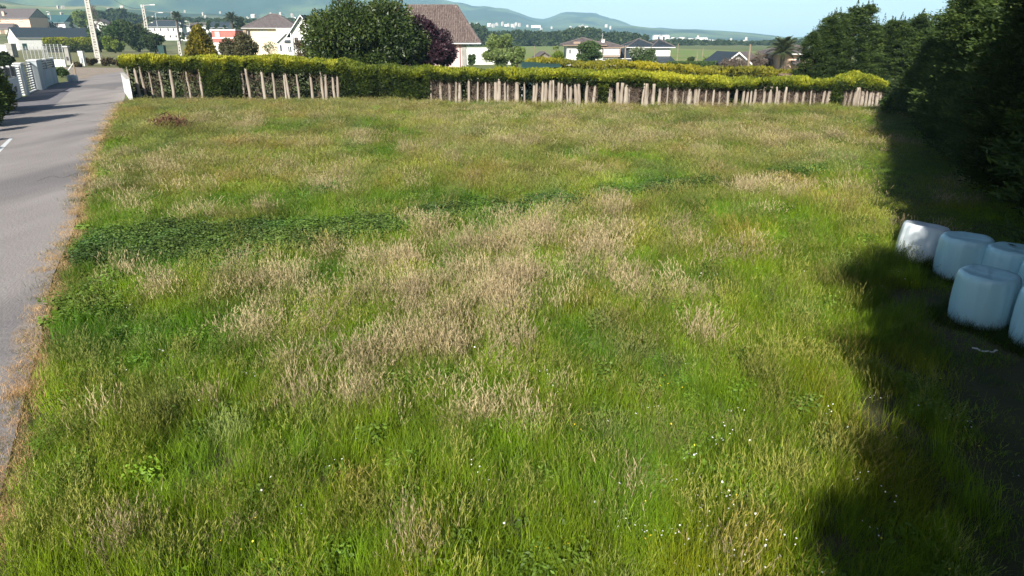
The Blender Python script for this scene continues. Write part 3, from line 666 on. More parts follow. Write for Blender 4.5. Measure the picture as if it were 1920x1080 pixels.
b.walls(12, M_pinkor, b.Z(100)); b.roof_hip(12, b.Z(100), b.Z(84), M_broof, 1.2); b.win(1489, 1496, 108, 122, frame=M_wframe, bars=0)
b.part('porch_roof', MB().slab([(b.X(1480), -2, b.Z(120)), (b.X(1500), -2, b.Z(120)), (b.X(1500), 0, b.Z(113)), (b.X(1480), 0, b.Z(113))], .15), M_broof)
palm('palm with wide drooping fronds in front of the pink house', 1464, 137, 76, 62, 30)
tree('willow', 'light green feathery tree left of the meadow', 'tree', 934, 131, 60, 56, L_light, 7000, 20, z0=.03, leaf_px=3.6, ratio=.35)
tree('willow_shrub', 'rounded pale green shrub at the foot of the feathery tree', 'shrub', 968, 133, 44, 80, L_light, 4000, 14, z0=.0, leaf_px=3.6)
tree('wall_bush', 'small grey green bush against the low white building', 'bush', 884, 124, 20, 96, L_mid, 900, 8, z0=.0, leaf_px=3.5)
tree('garden_tree', 'round green tree in front of the balcony house', 'tree', 1105, 126, 50, 74, L_mid, 4500, 16, z0=.05, leaf_px=3.8)
tree('flowering_tree', 'green tree with whitish blossom in front of the slate house', 'tree', 1204, 128, 50, 81, leafmat('blossom_leaf', [(.03, .055, .02), (.06, .10, .03), (.10, .15, .05), (.55, .55, .5)], .6, .2, .2), 4500, 16, z0=.03, leaf_px=3.6)
tree('yellow_bush', 'yellow green bush left of the balcony house', 'bush', 1050, 121, 34, 95, L_bright, 2200, 12, z0=.0, leaf_px=3.6)
tree('green_shrub', 'bushy shrub left of the yellow green bush', 'bush', 1042, 119, 16, 80, L_light, 800, 8, z0=.0, leaf_px=3.2)
tree('low_bush', 'low dark bush in the meadow right of the slate house', 'bush', 1296, 118, 22, 108, L_dark, 900, 7, z0=.0, leaf_px=3.2)
tree('low_bush', 'light green bush left of the bare shrubs', 'bush', 1325, 126, 34, 109, L_light, 1200, 8, z0=.0, leaf_px=3.2)
tree('reddish_bush', 'orange brown bush beside the gabled cottage', 'bush', 1346, 120, 18, 105, leafmat('rust_leaf', [(.12, .08, .03), (.22, .13, .05), (.26, .18, .08)], .6, .2, .2), 700, 7, z0=.0, leaf_px=3.2)
tree('bare_shrubs', 'grey leafless shrubs in front of the gabled cottage', 'shrub', 1370, 134, 62, 113, L_bare, 3200, 16, z0=.0, leaf_px=4.5, ratio=.14)
tree('bare_tree', 'grey brown leafless tree right of the leaning pole', 'tree', 1424, 133, 44, 98, L_bare, 2600, 14, z0=.1, leaf_px=5, ratio=.1)
block_hedge('green_hedge', 'square cut dark green hedge at the edge of the meadow', 1252, 1344, 131, 116, L_mid, 3600, 3, None, .5)

# distant things: white sheds, tree belt
M_farw = pm('far_white_wall', (.78, .78, .76), (.7, .7, .68), .05, .9)
far = [(1226, 1240, 64, 69), (1243, 1258, 63.5, 69.5), (1233, 1250, 66, 71), (1272, 1286, 67, 73), (1290, 1304, 69, 75), (1306, 1332, 68.5, 74), (1344, 1358, 72, 77), (1368, 1378, 75, 79), (958, 967, 44, 46.5), (946, 952, 44.5, 46.5), (996, 1018, 46.5, 48.5), (1097, 1104, 47.5, 51), (1222, 1228, 74, 77), (1259, 1266, 68, 72), (892, 899, 50, 54), (470, 480, 25, 28), (520, 530, 28, 32), (548, 556, 30, 34), (880, 890, 41.5, 45.5), (914, 922, 42, 45)]
where = ['leftmost of the white sheds at the edge of the wood', 'white hall beside the leftmost shed above the wood', 'wide white hall below two others above the wood', 'white shed right of the cluster above the wood', 'white shed left of the long hall', 'long white industrial hall above the wood', 'small white shed right of the long hall', 'rightmost tiny white shed above the wood', 'white works building below the left hill', 'small white building left of the works under the hill', 'long thin white hall between the two hills', 'white domed hall below the right hill', 'tiny white shed in front of the wood cluster', 'small white shed between cluster and next hall', 'white farmhouse beside the tiled roof', 'white farm on the pasture above the cream house', 'white farm above the annex on the hillside', 'white farm on the slope left of the magnolia', 'tiny white building on the hill foot right of the tiled roof', 'tiny white building left of the works']
for (a, c, t, bb), lab in zip(far, where):
    YY = 2300 if a > 1200 else 1750 if a < 600 else 3100
    p = at(a, bb, YY); q = at(c, bb, YY); zt = at(a, t, YY)[2]; hh = zt - p[2]
    e = empty('far_building', (p[0], YY, p[2]), 0, lab, 'building', 'distant white buildings')
    ww = (q[0] - p[0]) * .8; hh *= .7
    MB().box(0, 0, -hh * 2.5, ww, 30, hh * .75).build('wall', M_farw, e)
    MB().prism_x([(-.5, hh * .75), (30.5, hh * .75), (15, hh)], -.5, ww + .5).build('roof', M_farw if random.random() < .5 else M_broof, e)
tiny = MB().box(-.5, -.5, -1.5, .5, .5, .65).add([(-.55, -.55, .65), (.55, -.55, .65), (.55, .55, .65), (-.55, .55, .65), (-.5, 0, 1), (.5, 0, 1)], [(0, 1, 5, 4), (1, 2, 5), (2, 3, 4, 5), (3, 0, 4)]).mesh('distant_village_house', pm('distant_plaster', (.52, .49, .45), (.4, .36, .32), .05, .9))
for (x0, x1, y0, y1, yy, cnt) in [(872, 1010, 43, 49, 3000, 20), (1010, 1180, 48, 54, 3000, 9), (1226, 1420, 66, 78, 2000, 16), (440, 570, 24, 46, 1700, 12), (30, 260, 10, 28, 1700, 8), (300, 430, 22, 38, 1700, 7)]:
    for k in range(cnt):
        q = at(random.uniform(x0, x1), random.uniform(y0, y1), yy); o = link('distant_village_house', tiny); o.location = (q[0], yy + random.uniform(-60, 60), q[2]); o.rotation_euler = (0, 0, random.random() * 3)
        kk_ = yy / 3000; o.scale = (random.uniform(5, 13) * kk_, random.uniform(5, 9) * kk_, random.uniform(3.5, 6) * kk_); tag(o, 'tiny white house scattered below the distant hills', 'house', 'tiny houses below the distant hills')
def treebelt(name, label, prof, Y, dep, N, size, mat, nb=150):
    """wood that reads as one mass: prof gives (px, top py) and its foot stands on the plain at distance Y"""
    xs = np.array([p[0] for p in prof], float); ys = np.array([p[1] for p in prof], float)
    bl = []
    for k in range(nb):
        px = xs[0] + (xs[-1] - xs[0]) * (k + random.random()) / nb; pt = np.interp(px, xs, ys) + random.uniform(-1, 4)
        yy = Y + random.random() * dep; x = at(px, 75, yy)[0]; zb = rise(x, yy); top = max(3.0, at(px, pt, yy)[2] - zb); r = (xs[-1] - xs[0]) / nb * yy / 1280 * 1.3
        r = max(r, top * .22)
        for q in range(4): bl.append([x + random.uniform(-.5, .5) * r, yy + random.uniform(-.3, .3) * r, zb + top * (.14 + .23 * q), r * (1.1 - .15 * q), r, top * .18])
    o = link(name, crown(bl, N, size, .6, mat, inner=.3), None); return tag(o, label, 'wood', kind='stuff')
treebelt('wood', 'long belt of dark trees behind the meadow', [(868, 44), (905, 46), (918, 60), (945, 58), (985, 56), (1030, 60), (1060, 56), (1085, 51), (1120, 54), (1135, 62), (1170, 57), (1200, 66), (1216, 66)], 640, 120, 26000, 2.6, L_dark, 110)
treebelt('wood', 'lower wood below the white industrial sheds', [(1200, 72), (1240, 78), (1270, 73), (1300, 76), (1350, 76), (1390, 79), (1420, 82), (1440, 76), (1470, 72), (1500, 73), (1560, 76), (1700, 80)], 760, 160, 26000, 2.8, L_dark, 120)
treebelt('wood', 'dark trees between village and hills at the left', [(-60, 30), (40, 30), (120, 30), (180, 22), (215, 16), (235, 15), (258, 26), (275, 32), (330, 36), (350, 34), (440, 36), (480, 42), (560, 48), (640, 50)], 900, 160, 22000, 3.2, L_dark, 110)

# ------------------------------------------------------------------ poles, wires, boxes
def lattice_pole(label, pxb, pyb, pyt, wpx, rung_px=5.0, top_w=.6, topmb=None):
    p = gpt(pxb, pyb); s = math.hypot(p[1], H) / 1280; h = at(pxb, pyt, p[1])[2] - p[2]; wb = wpx * s; wt = wb * top_w
    e = empty('utility_pole', p, 0.2, label, 'pole')
    for sg in (-1, 1):
        rb = wb * .33
        MB().add([(sg * wb / 2 - rb / 2, -wb * .3, 0), (sg * wb / 2 + rb / 2, -wb * .3, 0), (sg * wb / 2 + rb / 2, wb * .3, 0), (sg * wb / 2 - rb / 2, wb * .3, 0),
                  (sg * wt / 2 - rb / 2, -wt * .3, h), (sg * wt / 2 + rb / 2, -wt * .3, h), (sg * wt / 2 + rb / 2, wt * .3, h), (sg * wt / 2 - rb / 2, wt * .3, h)],
                 [(0, 3, 2, 1), (4, 5, 6, 7), (0, 1, 5, 4), (1, 2, 6, 5), (2, 3, 7, 6), (3, 0, 4, 7)]).build('rail', M_concrete, e)
    n = int((pyb - pyt) / rung_px * .95); me = MB().box(-wb * .39, -wb * .24, -.2, wb * .39, wb * .24, .2).mesh('rung', M_concrete)
    for k in range(n):
        o = link('rung', me, e); z = h * (k + .4) / n; o.location = (0, 0, z); o.scale = (1 - (1 - top_w) * z / h,) * 2 + (1.6 if k % 3 == 0 else 1,)
    return e, h, s, p
e1, h1, s1, p1 = lattice_pole('tall ladder like concrete power pole at the road junction', 186, 119, -60, 7, 5)
MB().box(-.9, -.06, h1 - .8, .9, .06, h1 - .65).build('crossarm', M_metal, e1)
e2, h2, s2, p2 = lattice_pole('concrete pole with a street lamp arm behind the junction', 281, 90, 8.5, 5, 5)
MB().tube([(0, 0, h2 - .5), (s2 * 6, -.2, h2 - .35), (s2 * 14, -.3, h2 - .25)], s2 * .7, 6).build('lamp_arm', M_metal, e2)
MB().box(s2 * 12, -.45, h2 - .35, s2 * 20, -.1, h2 + .15).build('lamp_head', M_white, e2)
MB().box(-s2 * 3.5, -.2, h2 - 1.6, -s2 * 1.5, .3, h2 - .1).build('cable_bracket', M_metal, e2)
e3, h3, s3, p3 = lattice_pole('short concrete pole left of the golden cone', 339, 105.5, 77, 4, 5)
def lamp(label, px, pyb, pyt, arm, r=.5, head=True):
    p = gpt(px, pyb); s = math.hypot(p[1], H) / 1280; h = at(px, pyt, p[1])[2] - p[2]
    e = empty('street_lamp' if head else 'wooden_pole', p, 0, label, 'street lamp' if head else 'pole')
    MB().tube([(0, 0, 0), (0, 0, h)], [r * s * 1.5, r * s], 7).build('pole', M_metal if head else M_wood, e)
    if head:
        MB().tube([(0, 0, h - .2), (arm * s * .5, 0, h + .1), (arm * s, 0, h + .1)], r * s * .8, 5).build('arm', M_metal, e)
        MB().box(arm * s * .6, -.25, h - .05, arm * s * 1.4, .25, h + .3).build('lamp_head', M_white, e)
    else:
        MB().box(-s * arm, -.06, h - s * 2, s * arm, .06, h - s * 1.2).build('crossarm', M_wood, e)
        if arm > 2:
            for q in (-.8, 0, .8): MB().tube([(q * s * arm, 0, h - s * 1.2), (q * s * arm, 0, h - s * .3)], s * .25, 5).build('insulator', M_concrete, e)
    return e
lamp('thin street lamp with two legs left of the apartment house', 301.5, 88, 24, 10)
lamp('slim grey lamp post on the barn side', 100, 58, 22, -4)
lamp('thin pale lamp post in front of the apartment house', 336, 82, 34, 4, .35)
lamp('tall thin lamp post at the right end of the bungalow', 361, 84, 40, -5, .35)
lamp('wooden pole in the meadow right of the slate house', 1268.5, 127, 82, .8, .7, False)
lamp('short wooden pole in front of the low bush', 1306, 118, 93, .8, .6, False)
lamp('small wooden pole far in the meadow', 1317, 108, 89, .8, .5, False)
lamp('slender pole standing beside the stone hut', 1002, 118, 86, .8, .4, False)
lamp('concrete pole with crossarm between the two white houses', 1171, 124, 85, 5, 1.1, False)
lamp('thick white leaning pole in front of the bare shrubs', 1401.5, 134, 83, 1.2, 1.6, False)
lamp('thin pole behind the bare tree', 1445, 134, 95, .7, .4, False)
# wires
def wire(label, a, c, sag, r):
    pts = []
    for k in range(15):
        t = k / 14; q = [a[i] + (c[i] - a[i]) * t for i in range(3)]; q[2] -= sag * 4 * t * (1 - t); pts.append(tuple(q))
    o = MB().tube(pts, r, 4).build('overhead_wire', pm('black_cable', (.02, .02, .022)), None)
    return tag(o, label, 'wire', 'overhead wires')
wire('overhead wire sagging from the tall pole across the upper left', (p1[0], p1[1], h1 - 1), (-260, 170, 22), 3.5, .05)
wire('lower overhead cable sagging left of the tall pole', (p1[0], p1[1], h1 - 2.4), (-262, 168, 17), 3, .07)
wire('cable running from the tall pole to the lamp pole', (p1[0], p1[1], h1 - 2), (p2[0], p2[1], h2 - .6), 3, .05)
# box, bin, screen, wall and mesh fence by the junction
p = gp(157, 124); s = math.hypot(p[1], H) / 1280; e = empty('meter_cabinet', p, -.15, 'white concrete meter cabinet left of the tall power pole', 'cabinet')
MB().box(-4 * s, -2 * s, 0, 4 * s, 2.5 * s, 23 * s).build('body', M_white, e); MB().box(-5.2 * s, -2.4 * s, 23 * s + .004, 4.6 * s, 3 * s, 25.5 * s).build('top', M_white, e)
MB().box(-5.6 * s, -1.5 * s, 17 * s, -4 * s - .003, 1 * s, 22 * s).build('side_box', M_white, e); MB().box(-2.6 * s, -2 * s - .05, 5 * s, 2.6 * s, -2 * s - .004, 20 * s).build('door', M_gatewh, e)
p = gp(304, 105); s = math.hypot(p[1], H) / 1280; e = empty('container', p, -.1, 'dark green bin enclosure behind the hedge at the junction', 'container')
MB().box(-5.5 * s, 0, 0, 4.5 * s, 8 * s, 17 * s).build('body', M_dgreen, e); MB().box(-6 * s, -.1, 17 * s + .004, 5 * s, 8.3 * s, 17.8 * s).build('lid', M_dgreen, e)
for q in (-5.8, 4.6): MB().box(q * s, -.12, 0, (q + .8) * s, -.004, 18.6 * s).build('post', M_dkmetal, e)
p = gp(265, 93); s = math.hypot(p[1], H) / 1280; e = empty('electric_cabinet', p, 0, 'small grey electric cabinet under the dark tree', 'cabinet')
MB().box(-3.4 * s, 0, 0, 3.4 * s, 3 * s, 8.5 * s).build('body', M_metal, e); MB().box(-3.7 * s, -.1, 8.5 * s + .004, 3.7 * s, 3.2 * s, 9.3 * s).build('top', M_metal, e)
p = gp(137, 153); s = math.hypot(p[1], H) / 1280; e = empty('concrete_block', p, -.3, 'squat pale concrete block on the grass by the gate walls', 'concrete block')
pr = MB()
rr = 8.5 * s
pr.tube([(0, 0, 0), (0, 0, 2 * s), (0, 0, 9 * s), (0, 0, 11 * s)], [rr * .9, rr, rr * 1.02, rr * .85], 8); pr.build('body', M_gatewh, e)
MB().tube([(0, 0, 11 * s + .004), (0, 0, 11.6 * s)], [rr * .6, rr * .55], 8).build('lid', M_metal, e)
# rope
a = gp(108, 142); c = gp(142, 141); rp = MB().tube([(a[0], a[1], .5), ((a[0] * 2 + c[0]) / 3, a[1] + (c[1] - a[1]) * .33, .25), ((a[0] + 2 * c[0]) / 3, a[1] + (c[1] - a[1]) * .7, .9), (c[0], c[1], 1.9)], .09, 6).build('rope', M_white, None)
tag(rp, 'white rope strung from gate wall to a stake beside the concrete block', 'rope')
st = MB().tube([(c[0], c[1], 0), (c[0] - .02, c[1], 2.2)], .12, 6).build('stake', M_wood, None); tag(st, 'pale stake behind the concrete block holding the rope', 'stake')
# white low wall and mesh fence
def mesh_fence(label, px0, px1, pyb, zt, npost, wallh=0.0, posts_t=None):
    a = gp(px0, pyb); c = gp(px1, pyb + .5); L = math.hypot(c[0] - a[0], c[1] - a[1]); e = empty('mesh_fence', a, math.atan2(c[1] - a[1], c[0] - a[0]), label, 'fence')
    if wallh: MB().box(0, -.12, 0, L, .12, wallh).build('base_wall', M_white, e)
    pmesh = MB().tube([(0, 0, 0), (0, 0, zt + .1)], .09, 6).mesh('post', M_metal)
    for k in range(npost + 1): o = link('post', pmesh, e); o.location = (L * k / npost, 0, wallh * 0 )
    m = MB(); nv = int(L / .35); nh = 8
    for k in range(nv): m.box(L * k / nv, -.008, wallh, L * k / nv + .02, .008, zt)
    for k in range(nh + 1): z = wallh + (zt - wallh) * k / nh; m.box(0, -.025, z - .012, L, -.009, z + .012)
    o = m.build('wire_mesh', M_metal, e); o['kind'] = 'stuff'
    return e
mesh_fence('wire mesh fence on a low white wall behind the gate', 88, 124, 125, 4.6, 5, 1.5)
mesh_fence('wire mesh fence running in front of the barn', 46, 90, 112, 3.6, 6, 0)
p = gp(129, 122); s = math.hypot(p[1], H) / 1280; e = empty('gate_pillar', p, 0, 'pale stone gate pillar at the end of the mesh fence', 'pillar')
MB().box(-3 * s, 0, 0, 4 * s, 5 * s, 30 * s).build('shaft', M_greyw, e); MB().box(-4.5 * s, -.3, 30 * s + .004, 5 * s, 6 * s, 32 * s).build('cap', M_white, e); MB().box(-1.5 * s, -.1, 8 * s, 2 * s, -.004, 14 * s).build('letter_slot', M_dkmetal, e)
b = Bld('yard_wall', 'white yard wall with flat coping at the left edge in front of the barn', 'wall', -12, 15, 105, 0); b.walls(.6, M_white, b.Z(84)); b.part('coping', MB().box(-.1, -.1, b.Z(84) + .004, b.w + .1, .7, b.Z(82.5)), M_greyw)
b = Bld('wall_end', 'grey wall block at the right end of the yard wall', 'wall', 15.5, 26, 108, 0); b.walls(2.5, M_greyw, b.Z(83)); b.part('coping', MB().box(-.1, -.1, b.Z(83) + .004, b.w + .1, 2.6, b.Z(81.5)), M_concrete)
tree('yard_bush', 'dark olive bush above the gate wall at the left edge', 'bush', 8, 142, 52, 93, L_dark, 4500, 16, z0=.0, leaf_px=5)
tree('planted_shrub', 'green leafy plant on the verge right of the gate walls', 'plant', 116, 145, 22, 128, L_mid, 900, 8, z0=.0, leaf_px=6)
# pile of stones/weeds at the pole foot
for k, (px, py, wd, t) in enumerate([(172, 123, 26, 110), (205, 124, 34, 109), (226, 125, 16, 112), (146, 126, 14, 118)]):
    tree('verge_scrub', ['brown scrub between cabinet and tall pole', 'brown scrub right of the tall pole foot', 'low scrub by the hedge corner', 'low weeds left of the meter cabinet'][k], 'scrub', px, py, wd, t, leafmat('scrub_leaf', [(.04, .03, .02), (.08, .06, .035), (.13, .13, .05)], .8, .2, .1), 900, 8, z0=.0, leaf_px=4)

# ------------------------------------------------------------------ gate walls beside the road
GA = gp(16, 192); GB = gp(110, 154.5); GL = math.hypot(GB[0] - GA[0], GB[1] - GA[1]); GANG = math.atan2(GB[1] - GA[1], GB[0] - GA[0]); gd = ((GB[0] - GA[0]) / GL, (GB[1] - GA[1]) / GL)
def gt(px):                                   # distance along the wall line seen under this pixel column at its foot
    lo, hi = -.6, 1.4
    for _ in range(40):
        m = (lo + hi) / 2; q = to_px(GA[0] + gd[0] * m * GL, GA[1] + gd[1] * m * GL, 0)
        if q[0] < px: lo = m
        else: hi = m
    return lo * GL
def gz(t, py):                                # height on the wall plane at distance t that shows at py
    x, y = GA[0] + gd[0] * t, GA[1] + gd[1] * t; z = 0
    lo, hi = 0, 8
    for _ in range(30):
        m = (lo + hi) / 2
        if to_px(x, y, m)[1] > py: lo = m
        else: hi = m
    return lo
def gthing(name, label, cat, t0): return empty(name, (GA[0] + gd[0] * t0, GA[1] + gd[1] * t0, 0), GANG, label, cat)
z_s = gz(0, 152); z_l = gz(0, 128)
def slats(e, x0, x1, z0, z1, n, mat=M_metal, back=True, yy=0.0, lean=.05):
    me = MB().box(0, -.03, 0, x1 - x0, .03, (z1 - z0) / n * .5).mesh('slat', mat)
    for k in range(n): o = link('slat', me, e); o.location = (x0, yy, z0 + (z1 - z0) * (k + .3) / n)
t1, t2, t3, t4, t5, t6 = gt(42), gt(49), gt(54.5), gt(73), gt(82.5), GL
e = gthing('boundary_wall', 'weathered white wall with dark louvre panels left of the small gate', 'wall', -1.5)
MB().box(0, 0, 0, t1 + 1.5, .3, z_s).build('wall', M_gatewh, e)
MB().box(-.03, -.05, z_s + .003, t1 + 1.53, .35, z_s + .1).build('coping', M_white, e)
for x in (0, (t1 + 1.5) * .33, (t1 + 1.5) * .66, t1 + 1.3): MB().box(x, .02, z_s + .11, x + .18, .28, z_l + .1).build('post', M_white, e)
MB().box(.2, .22, z_s + .12, t1 + 1.3, .25, z_l).build('louvre_backing', M_dkmetal, e); slats(e, .2, t1 + 1.3, z_s + .15, z_l, 5, M_dkmetal, yy=.1)
MB().box(t1 - 1.2, -.06, z_s * .35, t1 - .5, -.003, z_s * .62).build('letter_box', M_dkmetal, e)
e = gthing('pedestrian_gate', 'narrow white slatted gate beside the louvre wall', 'gate', t1 + .05); wd = t2 - t1
slats(e, .05, wd - .15, .15, z_l - .1, 12, M_white, yy=.12)
MB().box(0, .05, 0, .06, .25, z_l).build('stile', M_white, e); MB().box(wd - .16, .05, 0, wd - .08, .25, z_l).build('stile', M_white, e)
e = gthing('gate_post', 'tall white post between the small gate and the sliding gate', 'post', t2); MB().box(0, -.1, 0, t3 - t2, .5, z_l + .1).build('shaft', M_gatewh, e); MB().box(-.06, -.16, z_l + .105, t3 - t2 + .06, .56, z_l + .2).build('cap', M_white, e)
e = gthing('sliding_gate', 'wide sliding gate of metal slats in the white wall', 'gate', t3 + .05); wd = t4 - t3 - .1
slats(e, .1, wd - .1, .15, z_l - .05, 11, pm('gate_slat', (.24, .23, .27), (.18, .17, .2), 3, .6), yy=.2)
for k, x in enumerate((0, wd * .36, wd * .68, wd - .15)): MB().box(x, .3, .05, x + .14, .36, z_l + .02).build('stile', M_wframe, e)
MB().box(0, .12, .0, wd, .3, .14).build('bottom_rail', M_wframe, e); MB().box(0, .27, z_l + .03, wd, .4, z_l + .13).build('top_rail', M_wframe, e)
e = gthing('gate_pillar', 'broad white pillar right of the sliding gate', 'pillar', t4); MB().box(0, -.35, 0, t5 - t4, .55, z_l + .2).build('shaft', M_gatewh, e)
MB().slab([(-.06, -.42, z_l + .3), (t5 - t4 + .06, -.42, z_l + .3), (t5 - t4 + .06, .62, z_l + .3), (-.06, .62, z_l + .3)], .095).build('cap', M_white, e)
e = gthing('boundary_wall', 'white wall with two slatted openings right of the broad pillar', 'wall', t5 + .02); wd = t6 - t5
MB().box(0, 0, 0, wd, .4, z_s + .1).build('wall', M_gatewh, e)
for x in (0, wd * .46, wd - .35): MB().box(x, .002, z_s + .104, x + .35, .398, z_l + .25).build('post', M_gatewh, e)
for x0, x1 in ((.36, wd * .46), (wd * .46 + .36, wd - .36)):
    MB().box(x0, .3, z_s + .12, x1, .34, z_l + .1).build('louvre_backing', M_dkmetal, e); slats(e, x0, x1, z_s + .2, z_l + .2, 4, M_metal, yy=.15)
# plastered pillar at the hedge corner
A0 = gp(243, 187.5); B0 = gp(233, 172)
ang = math.atan2(B0[1] - A0[1], B0[0] - A0[0]); L = math.hypot(B0[0] - A0[0], B0[1] - A0[1])
e = empty('corner_wall', A0, ang, 'short white plastered wall at the corner of the hedge', 'wall')
hz = at(236, 147, A0[1] + 1)[2]
MB().box(0, -.3, 0, L, 0.0, hz).build('wall', M_white, e); MB().box(-.04, -.34, hz + .003, L + .04, .04, hz + .08).build('coping', M_concrete, e)

# left edge of the road: dark conifers and golden shrub (they cast the spiky shadows)
def left_tree(label, px, pyb, wm, hm, mat, N=5000, name='roadside_conifer', shape='cone', cat='conifer'):
    p = gp(px, pyb); e = empty(name, (p[0], p[1], 0), random.random() * 6, label, cat)
    link('crown', crown(blob_crown(wm, hm, .02, 40 if shape == 'cone' else 20, .4, shape), N, .3, .3, mat, up=.3, inner=.3), e); limbs(hm, .12, wm, parent=e, n=4); return e
left_tree('golden green shrub at the left edge below the louvre wall', -10, 207, 3.4, 2.9, L_gold, 7000, 'golden_shrub', 'column', 'shrub')
left_tree('dark conifer at the left edge of the road', -32, 216, 4.2, 5.6, L_cyp, 9000, shape='column')
left_tree('dark low conifer just outside the left edge', -58, 238, 4.2, 5.0, L_cyp, 9000, shape='column')
for k in range(5):
    q = gp(-120 - 60 * k, 262 + 28 * k); e = empty('roadside_conifer', (q[0] - .5, q[1], 0), k, 'conifer in the row along the left side of the road', 'conifer', 'row of conifers left of the road')
    link('crown', crown(blob_crown(2.4, 4.6, .02, 30, .4, 'cone'), 3000, .3, .3, L_cyp, up=.3, inner=.3), e); limbs(3.4, .12, 2, parent=e, n=3)

# ------------------------------------------------------------------ the long hedge at the far side of the field
HB = [(246, 183.5), (380, 184), (640, 188), (830, 196), (1160, 203.5), (1440, 204), (1650, 200.5)]
HBW = [gp(*p) for p in HB]
TOPS = [(232, 106), (330, 107), (420, 110), (500, 108), (640, 117), (700, 128), (800, 130), (870, 133), (1000, 134), (1100, 133), (1200, 140), (1300, 146), (1420, 150), (1550, 150), (1600, 141), (1650, 152)]
FOOT = [(232, 129), (420, 131), (500, 136), (640, 142), (800, 150), (1000, 154), (1200, 162), (1400, 168), (1650, 169)]
def hline(px):
    """ground point of the hedge line under pixel column px (as seen at its foot)"""
    for a, c in zip(HB, HB[1:]):
        if px <= c[0] or c is HB[-1]:
            py = a[1] + (c[1] - a[1]) * (px - a[0]) / (c[0] - a[0]); return gp(px, py)
def interp(T, px): return float(np.interp(px, [t[0] for t in T], [t[1] for t in T]))
def hedge_seg(name, label, px0, px1, mat, N, low=None, thick=2.0, size=.24, back=0.0, gold=1.0, tops=TOPS, foots=FOOT, tw=0):
    n = 260; pxs = np.linspace(px0, px1, n); G = np.array([hline(p) for p in pxs]); 
    G[:, 1] += back; G[:, 0] *= (G[:, 1]) / (G[:, 1] - back)
    zt = np.array([at(p, interp(tops, p), g[1])[2] for p, g in zip(pxs, G)])
    zb = np.array([at(p, interp(foots, p), g[1])[2] for p, g in zip(pxs, G)]) if low is None else np.full(n, low)
    o = G[n // 2].copy(); e = empty(name, (o[0], o[1], 0), 0, label, 'hedge')
    t = rng.random(N) * (n - 1.001); i = t.astype(int); f = (t - i)[:, None]
    g = G[i] * (1 - f) + G[i + 1] * f; T = zt[i]; Bm = zb[i]
    u = rng.random(N)
    y = np.zeros(N); z = np.zeros(N); A = rng.normal(size=(N, 3)) * .45
    k = u < .42; y[k] = -thick / 2; z[k] = Bm[k] + (T[k] - Bm[k]) * rng.random(k.sum()) ** .9; A[k, 1] -= .8; A[k, 2] += .35
    k = (u >= .42) & (u < .80); y[k] = (rng.random(k.sum()) - .5) * thick; z[k] = T[k]; A[k, 2] += 1
    k = (u >= .80); y[k] = (rng.random(k.sum()) ** .5) * thick * .5 - .1; z[k] = .1 + (T[k] - .1) * rng.random(k.sum()); 
    lump = fbm(g[:, 0] * 1.1, z * 1.1 + y, 21, 3) - .5; lt = fbm(g[:, 0] * .8, y * .8, 22, 4) - .5
    hfr = np.clip((z - Bm) / (T - Bm), 0, 1)
    y += np.where(u < .42, -lump * 1.1 + .35 * (1 - hfr) * rng.random(N), 0); z += np.where(u < .8, lt * .85 * hfr + (lump * .6) * (1 - hfr), 0) + rng.normal(size=N) * .06
    # rounded top edge
    edge = np.clip(np.abs(y) / (thick / 2) - .55, 0, 1); z -= edge * .35 * (u < .8) * hfr
    C = np.stack([g[:, 0] - o[0] + rng.normal(size=N) * .05, g[:, 1] - o[1] + y + thick * .5, np.maximum(z, .05)], 1)
    tone = (.17 + .62 * gold * hfr ** 1.6 + lump * .5 + (rng.random(N) - .5) * .28 + (fbm(g[:, 0] * .25, y * .2, 31, 2) - .5) * .5 * gold)
    tone[u >= .8] *= .45  # inner and back leaves darkened: shade inside the hedge put into their tone
    sz = size * (.6 + .8 * rng.random(N)); sz[u >= .8] *= 1.7
    link('foliage', leaves(C, A, sz, .38, 0, tone, 'foliage', mat), e)
    return e, G, zt, zb, pxs, o
hA = hedge_seg('cypress_hedge', 'golden topped hedge on bare trunks beside the road corner', 234, 652, L_gold, 42000)
hB = hedge_seg('bushy_hedge', 'unpruned green middle of the hedge below the magnolia', 640, 806, L_gold, 34000, low=.1, thick=2.4, gold=.5, size=.34)
hC = hedge_seg('cypress_hedge', 'long golden topped hedge with bare trunks across the right half', 800, 1660, L_gold, 74000)
TOP2 = [(960, 121), (1010, 112), (1100, 117), (1240, 123), (1300, 127), (1420, 131), (1560, 136), (1660, 142)]
FT2 = [(960, 135), (1660, 150)]
hD = hedge_seg('golden_hedge', 'second golden hedge behind the trunk hedge on the right', 985, 1655, leafmat('golden_leaf_brown', [(.02, .025, .01), (.08, .09, .02), (.22, .21, .02), (.42, .36, .02)], .55, .25, .3), 42000, low=.1, thick=2.5, back=9.0, gold=.85, tops=TOP2, foots=FT2, size=.26)
